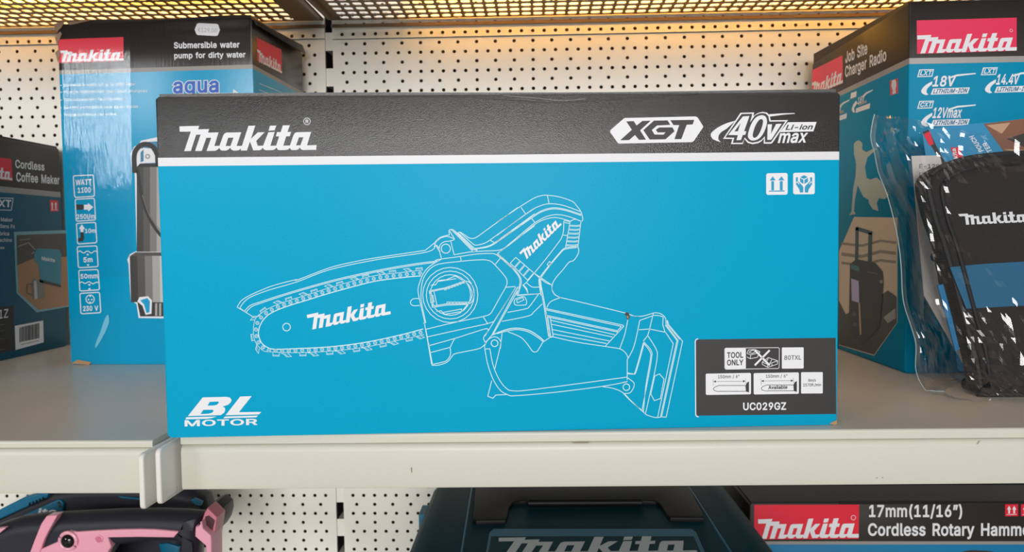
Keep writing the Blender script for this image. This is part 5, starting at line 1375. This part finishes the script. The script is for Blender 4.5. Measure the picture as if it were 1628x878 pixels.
# the clear bag itself: a crumpled front and back sheet joined along the left edge
EDGE = [(1390, 183), (1386, 200), (1384, 222), (1390, 245), (1396, 275), (1408, 305), (1418, 340), (1426, 375), (1431, 410), (1433, 440), (1434, 465), (1438, 490), (1448, 520), (1456, 550), (1455, 585), (1462, 608), (1474, 625), (1490, 640), (1500, 646)]
TOP = [(1390, 183), (1420, 192), (1470, 204), (1520, 212), (1575, 208), (1628, 196), (1700, 190), (1800, 200), (1880, 220)]
edge = smooth_pts(EDGE, 4); NR = 50; NC = 64


def samp(line, t):
    k = t * (len(line) - 1); i = min(int(k), len(line) - 2); u = k - i
    return (line[i][0] * (1 - u) + line[i + 1][0] * u, line[i][1] * (1 - u) + line[i + 1][1] * u)


topl = smooth_pts(TOP, 6)


def ridge(x, y, s, o):
    return 1 - abs(noise.noise(Vector((x * s, y * s * 0.7, o)))) * 2


def bag_sheet(sign):
    rows = []
    for i in range(NR + 1):
        t = i / NR; row = []
        ex, ey = samp(edge, t)
        for j in range(NC + 1):
            s = (j / NC) ** 1.35
            tx, ty = samp(topl, s)
            yb = 646 - (10 * min(1, s * 4))
            y = ty + (yb - ty) * ((ey - 183) / (646 - 183)) if s > 0 else ey
            y = ey * max(0, 1 - s * 5) + y * min(1, s * 5)
            x = ex + (1880 - ex) * s
            dist = x - ex
            k = min(1.0, dist / 60.0); k = k * k * (3 - 2 * k)
            low = min(1, max(0, (y - 470) / 110))
            edgew = 1 - min(1, dist / 120)
            high = min(1, max(0, (290 - y) / 60))
            amp = 0.0011 + 0.0045 * edgew + 0.010 * low + 0.003 * high
            jx, jy = x + 6 * noise.noise(Vector((x / 14, y / 14, 4.0))), y + 6 * noise.noise(Vector((x / 14, y / 14, 9.0)))
            n1 = ridge(jx / 46, jy / 90, 1.0, 3.1 * sign) * 0.45 + ridge(jx / 30, jy / 34, 1.0, 7.7 * sign) * 0.35 + ridge(jx / 13, jy / 15, 1.0, 1.9) * (0.10 + 0.2 * low)
            if sign > 0:
                Y = -0.375 + (-0.4040 + 0.375) * k - amp * (0.4 + n1) * min(1, dist / 8 + 0.05)
            else:
                Y = -0.375 + (-0.330 + 0.375) * k + amp * n1 * min(1, dist / 8 + 0.05)
                Y = min(Y, -0.292)
            if sign > 0 and dist > 66: Y = min(Y, -0.4005)
            p = on_y(x, y, Y)
            row.append(Vector((p.x, p.y, max(p.z, 0.0008 + 0.001 * (n1 if n1 > 0 else 0)))))
        rows.append(row)
    return rows


ro = thing('plastic_bag', (0.40, -0.37, 0), 'clear crinkled plastic bag around the black pouch, in front of the radio carton', 'bag')
mb = MB(); mb.grid(bag_sheet(1), FILM); mb.build('front_sheet', ro, smooth=False)
mb = MB(); mb.grid(bag_sheet(-1), FILM); mb.build('back_sheet', ro, smooth=False)

mb = MB()
first = [bag_sheet(1)[i][0] for i in range(NR + 1)]
mb.tube([p + Vector((0, -0.0004, 0.0006)) for p in first], 0.00035, mat('film_seam', srgb(190, 205, 208), 0.15), 6)
mb.build('seam', ro, smooth=True)

# ================================================================== tool case on the shelf below
ZC, ZD = -0.170, -0.47
ro = thing('tool_case', (0.052, -0.245, ZD), 'dark teal plastic tool case with black handle below the shelf', 'case')
x0, x1, yb, yf = -0.1325, 0.2365, -0.085, -0.400
mb = MB()
pr = [(x0 + 0.030, ZC - 0.003), (x0 + 0.026, ZC - 0.0005), (x0 + 0.020, ZC), (x0 + 0.010, ZC - 0.002), (x0 + 0.003, ZC - 0.010), (x0, ZC - 0.020), (x0 + 0.002, ZC - 0.085)]
prr = [(x1 - (a - x0), b) for a, b in reversed(pr)]
pr = pr + [(x0 + 0.035, ZC - 0.085)][:0]
outl = pr[::-1] and ([(a, b) for a, b in pr[::-1]] + [(a, b) for a, b in prr[::-1]])
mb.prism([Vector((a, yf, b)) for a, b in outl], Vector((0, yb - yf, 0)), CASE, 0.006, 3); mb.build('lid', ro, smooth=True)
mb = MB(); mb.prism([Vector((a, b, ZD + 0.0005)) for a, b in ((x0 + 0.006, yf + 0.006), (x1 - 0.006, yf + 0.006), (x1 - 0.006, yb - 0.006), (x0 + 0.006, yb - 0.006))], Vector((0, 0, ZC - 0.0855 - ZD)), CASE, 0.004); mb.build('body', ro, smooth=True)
ztop = ZC - 0.003
for pa, pb in (((751, 772), (733, 885)), ((1093, 772), (1166, 885))):
    a, b = on_z(*pa, ztop), on_z(*pb, ztop)
    mb = MB(); mb.tube([a, b.lerp(a, -0.3) if 0 else b + (b - a) * 0.6], 0.0012, CASE_EDGE, 8); mb.build('rib', ro, smooth=True)
hp = [(757, 764), (752, 825), (757, 828), (803, 827), (806, 822), (809, 806), (816, 798), (830, 796), (1030, 796), (1043, 797), (1051, 802), (1060, 818), (1066, 823), (1119, 823), (1116, 815), (1090, 764)]
g = [on_z(a, b, ztop + 0.005) for a, b in hp]
mb = MB(); mb.prism(g, Vector((0, 0, -0.006)), BLACKP, 0.0012); mb.build('handle', ro, smooth=True)
a, b = on_z(838, 800, ztop + 0.006), on_z(1022, 799, ztop + 0.006)
mb = MB(); mb.tube([a.lerp(b, t) for t in (0, 0.01, 0.99, 1)], [0.002, 0.0042, 0.0042, 0.002], BLACKP, 12); mb.build('grip_bar', ro, smooth=True)
g = [on_z(q[0], q[1], ztop) for q in ((778, 850), (785, 844), (1100, 844), (1107, 850), (1140, 925), (765, 925))]
mb = MB(); mb.prism([p + Vector((0, 0, 0.0022)) for p in g], Vector((0, 0, -0.0025)), CASE_EDGE, 0.0008)
mb.build('emblem_plate', ro)
g2 = [on_z(q[0], q[1], ztop + 0.0024) for q in ((781, 853), (1103, 853), (1132, 920), (769, 920))]
mb = MB(); mb.prism(g2, Vector((0, 0, -0.001)), CASE); mb.build('emblem_field', ro)
f = Face((0, 0, ztop + 0.0025), (0, 0, 1)); P = Print(f)
P.emblem((801, 884), (1110, 881), (793, 855.5), SILVERP, 1); P.build('logo', ro, 'silver script emblem')
mb = MB(); p = on_z(670, 812, ZC - 0.012); mb.box((x0 - 0.004, p.y - 0.018, ZC - 0.034), (x0 + 0.010, p.y + 0.012, ZC - 0.010), CASE_EDGE); mb.build('latch', ro)

# ================================================================== rotary hammer carton
YH = -0.138
ro = thing('hammer_carton', (0.43, -0.08, ZD), 'black and blue rotary hammer carton right of the tool case', 'box')
zs = on_y(1300, 866, YH).z; zg = on_y(1300, 861, YH).z; zt = on_y(1300, 801, YH).z
xl = 0.2485
carton_body([(xl, YH), (xl + 0.38, YH), (xl + 0.38, -0.008), (xl, -0.008)], ZD + 0.0004, [(zs, mat('hammer_carton_blue', srgb(0, 120, 170), 0.4)), (zg, GREYB), (zt, RBLACK)], 0.002).build('body', ro, smooth=True)
HB = mat('hammer_carton_black', srgb(26, 24, 24), 0.45, bump=0.3, scale=400, spec=0.2)
mb = MB(); mb.box((xl + 0.002, YH + 0.001, zt - 0.0005), (xl + 0.376, YH + 0.060, zt + 0.0022), HB); mb.build('flap', ro)
mb = MB(); mb.box((xl + 0.002, YH + 0.063, zt - 0.0005), (xl + 0.376, -0.010, zt + 0.003), HB); mb.build('flap', ro)
a, b = on_y(1335, 787, YH), on_y(1510, 785, YH)
mb = MB(); mb.box((a.x, YH - 0.0008, zt - 0.0006), (b.x, YH + 0.0004, zt + 0.0032), HB); mb.build('tuck_tab', ro)
f = Face((0, YH, 0), (0, -1, 0)); z = zm(1221, 640, 3.688); P = Print(f)
P.fill([(1199, 803), (1366, 802.5), (1365, 857), (1199, 858)], RED, 1)
P.emblem((1211, 857), (1365, 855), (1205, 826), WHITE, 2); P.circle(z([(500, 676)])[0], 3.6, WHITE, 0.7, 2)
P.build('logo', ro, 'red logo block with white script')
P = Print(f)
T1(P, z, '17mm(11/16”)', (592, 670), (1138, 670), (592, 604), WHITE, 1, 0.025); P.build('product_name', ro)
P = Print(f)
T1(P, z, 'Cordless Rotary Hammer', (586, 780), (1568, 780), (586, 712), WHITE, 1, 0.03)
P.build('product_name', ro)
P = Print(f)
for dx in (0, 93):
    q = lambda pts: z([(a + dx, b) for a, b in pts])
    P.fill(q([(1390, 598), (1466, 597), (1466, 667), (1390, 668)]), RED, 1)
    for xx in (1413, 1443):
        P.fill(q([(xx - 12, 628), (xx, 606), (xx + 12, 628)]), WHITE, 2); P.fill(q([(xx - 5, 628), (xx + 5, 628), (xx + 5, 652), (xx - 5, 652)]), WHITE, 2)
    P.stroke(q([(1398, 658), (1458, 657)]), WHITE, 0.8, 2)
P.build('handling_symbols', ro, 'small red handling symbols')
P = Print(f)
P.fill(smooth_pts(z([(1110, 900), (1130, 880), (1180, 868), (1240, 868), (1330, 880), (1330, 940), (1110, 940)]), 4, True), INK, 1); P.build('tool_picture', ro)

# ================================================================== vacuums (bottom left)
vz = zm(0, 770, 4.522)


def plate(ro, name, pts, Y, depth, m, rnd=0.001, smooth_n=0, lab=None, smooth=True):
    q = vz(pts)
    if smooth_n: q = smooth_pts(q, smooth_n, True)
    mb = MB(); mb.prism([on_y(a, b, Y) for a, b in q], Vector((0, depth, 0)), m, rnd, 4)
    o = mb.build(name, ro, smooth=smooth)
    if lab: o['label'] = lab
    return o


YV = -0.200
ro = thing('stick_vacuum', (-0.55, -0.165, ZD), 'black stick vacuum with pink trim lying at the bottom left', 'vacuum')
yd = 770 + 0
bot = (on_y(300, 1200, YV))
# px row where the base shelf is met at this depth
yy = 878
while on_y(200, yy, YV).z > ZD + 0.001: yy += 0.5
yb_ = (yy - 770) * 4.522
plate(ro, 'body', [(-160, 362), (-60, 318), (0, 296), (100, 268), (200, 256), (300, 248), (500, 238), (800, 224), (1100, 220), (1300, 228), (1400, 238), (1425, 252), (1415, 300), (1410, 400), (1400, 560), (1370, 600), (1310, 600), (1290, 560), (1285, 455), (1240, 440), (1140, 435), (950, 450), (815, 466), (795, 480), (740, 560), (690, 700), (670, 900), (660, yb_), (-160, yb_)], YV, 0.036, NAVYP, 0.016)
plate(ro, 'trim_plate', [(270, 490), (290, 470), (425, 410), (440, 375), (460, 350), (500, 337), (545, 345), (700, 335), (860, 328), (1000, 325), (1120, 328), (1280, 343), (1248, 387), (1000, 383), (775, 386), (800, 452), (780, 480), (690, 700), (230, 700)], YV - 0.003, 0.010, PINK, 0.0015, lab='pink trim plate')
plate(ro, 'strap', [(332, 232), (345, 228), (410, 226), (345, 345), (318, 400), (285, 490), (230, 660), (165, 660), (215, 488), (240, 420), (268, 350), (295, 285)], YV - 0.0045, 0.012, mat('pink_gloss', srgb(248, 168, 190), 0.12), 0.0012, lab='glossy pink strap')
plate(ro, 'trim_plate', [(-80, 330), (40, 314), (0, 352), (-80, 400)], YV - 0.002, 0.006, PINK, 0.0008, lab='pink trim plate')
c0 = on_y(*vz([(493, 407)])[0], YV - 0.003)
mb = MB(); mb.tube([c0 + Vector((0.0094 * math.cos(t), -0.0005, 0.0094 * math.sin(t))) for t in [k * PI / 14 for k in range(29)]], 0.0022, PINK, 8); mb.build('button_ring', ro, smooth=True)
mb = MB(); mb.tube([c0 + Vector((0, 0.002, 0)), c0 + Vector((0, -0.0025, 0)), c0 + Vector((0, -0.0045, 0)), c0 + Vector((0, -0.0052, 0))], [0.0072, 0.0072, 0.005, 0.0015], mat('gloss_black', srgb(14, 12, 12), 0.08), 20); mb.build('button', ro, smooth=True)
c1 = on_y(*vz([(712, 397)])[0], YV - 0.003)
mb = MB(); mb.tube([c1 + Vector((0.0042 * math.cos(t), -0.0002, 0.0042 * math.sin(t))) for t in [k * PI / 12 for k in range(25)]], 0.0007, PINK, 8)
mb.tube([c1 + Vector((0, 0.001, 0)), c1 + Vector((0, -0.0003, 0))], 0.0040, mat('pink_recess', srgb(214, 118, 145), 0.35), 18); mb.build('screw_cover', ro, smooth=True)
plate(ro, 'end_clip', [(1404, 310), (1440, 275), (1450, 268), (1458, 320), (1515, 370), (1520, 400), (1522, 600), (1482, 600), (1478, 445), (1400, 378)], YV - 0.004, 0.030, PINK, 0.0018, lab='pink end clip')
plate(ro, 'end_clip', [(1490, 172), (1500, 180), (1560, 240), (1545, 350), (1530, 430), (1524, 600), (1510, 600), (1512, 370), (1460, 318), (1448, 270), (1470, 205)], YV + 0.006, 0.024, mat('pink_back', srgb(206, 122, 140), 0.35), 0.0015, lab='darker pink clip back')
plate(ro, 'inlet_slot', [(1475, 235), (1500, 225), (1545, 262), (1528, 330), (1515, 352), (1470, 318)], YV + 0.0055, 0.002, mat('slot_dark', srgb(70, 34, 40), 0.6), 0.0003)
plate(ro, 'nozzle', [(1500, 190), (1515, 145), (1550, 135), (1600, 175), (1605, 230), (1590, 290), (1560, 340), (1540, 300), (1560, 240)], YV + 0.032, 0.035, NAVYP, 0.005)
# the second vacuum behind
YV2 = -0.112
ro = thing('stick_vacuum', (-0.6, -0.085, ZD), 'black and teal stick vacuum behind the pink trimmed one', 'vacuum')
yy = 878
while on_y(200, yy, YV2).z > ZD + 0.001: yy += 0.5
yb2 = (yy - 770) * 4.522
plate(ro, 'body', [(-200, 300), (-40, 225), (150, 130), (330, 50), (520, 20), (900, 10), (1200, 25), (1350, 60), (1450, 110), (1480, 200), (1380, 280), (1300, 400), (1320, 500), (1250, 700), (1000, 900), (980, yb2), (-200, yb2)], YV2, 0.04, NAVYP, 0.014)
plate(ro, 'shell', [(-150, 260), (-40, 205), (0, 182), (170, 96), (300, 60), (345, 70), (338, 100), (0, 252), (-150, 310)], YV2 - 0.004, 0.012, TOOLTEAL, 0.002, lab='teal upper shell')
for k in range(5):
    xx = 206 + k * 24; yv = 150 - k * 10
    plate(ro, 'vent', [(xx, yv - 14), (xx + 13, yv - 19), (xx + 13, yv + 4), (xx, yv + 10)], YV2 - 0.0046, 0.002, BLACKP, 0.0002)
plate(ro, 'side_panel', [(170, 223), (415, 112), (438, 118), (456, 142), (450, 205), (405, 235)], YV2 - 0.004, 0.012, TOOLTEAL, 0.0015, lab='teal side panel')
f = Face((0, YV2 - 0.0042, 0), (0, -1, 0)); P = Print(f)
P.text('ita', vz([(268, 228)])[0], vz([(400, 224)])[0], vz([(280, 178)])[0], WHITE, 1, 0.04); P.disc(vz([(424, 136)])[0], 2.6, INK, 1); P.disc(vz([(432, 160)])[0], 2.6, INK, 1)
P.build('logo', ro, 'white partly hidden script')
plate(ro, 'accent', [(850, 88), (880, 90), (1050, 108), (1060, 122), (870, 104)], YV2 - 0.003, 0.006, TOOLTEAL, 0.0008, lab='thin teal accent')
plate(ro, 'accent', [(1370, 118), (1390, 104), (1450, 130), (1440, 158), (1400, 150)], YV2 - 0.003, 0.006, TOOLTEAL, 0.0008, lab='short teal accent')
plate(ro, 'accent', [(1140, 432), (1200, 425), (1285, 452), (1275, 520), (1160, 500)], YV2 - 0.003, 0.006, TOOLTEAL, 0.001, lab='teal accent seen under the handle')
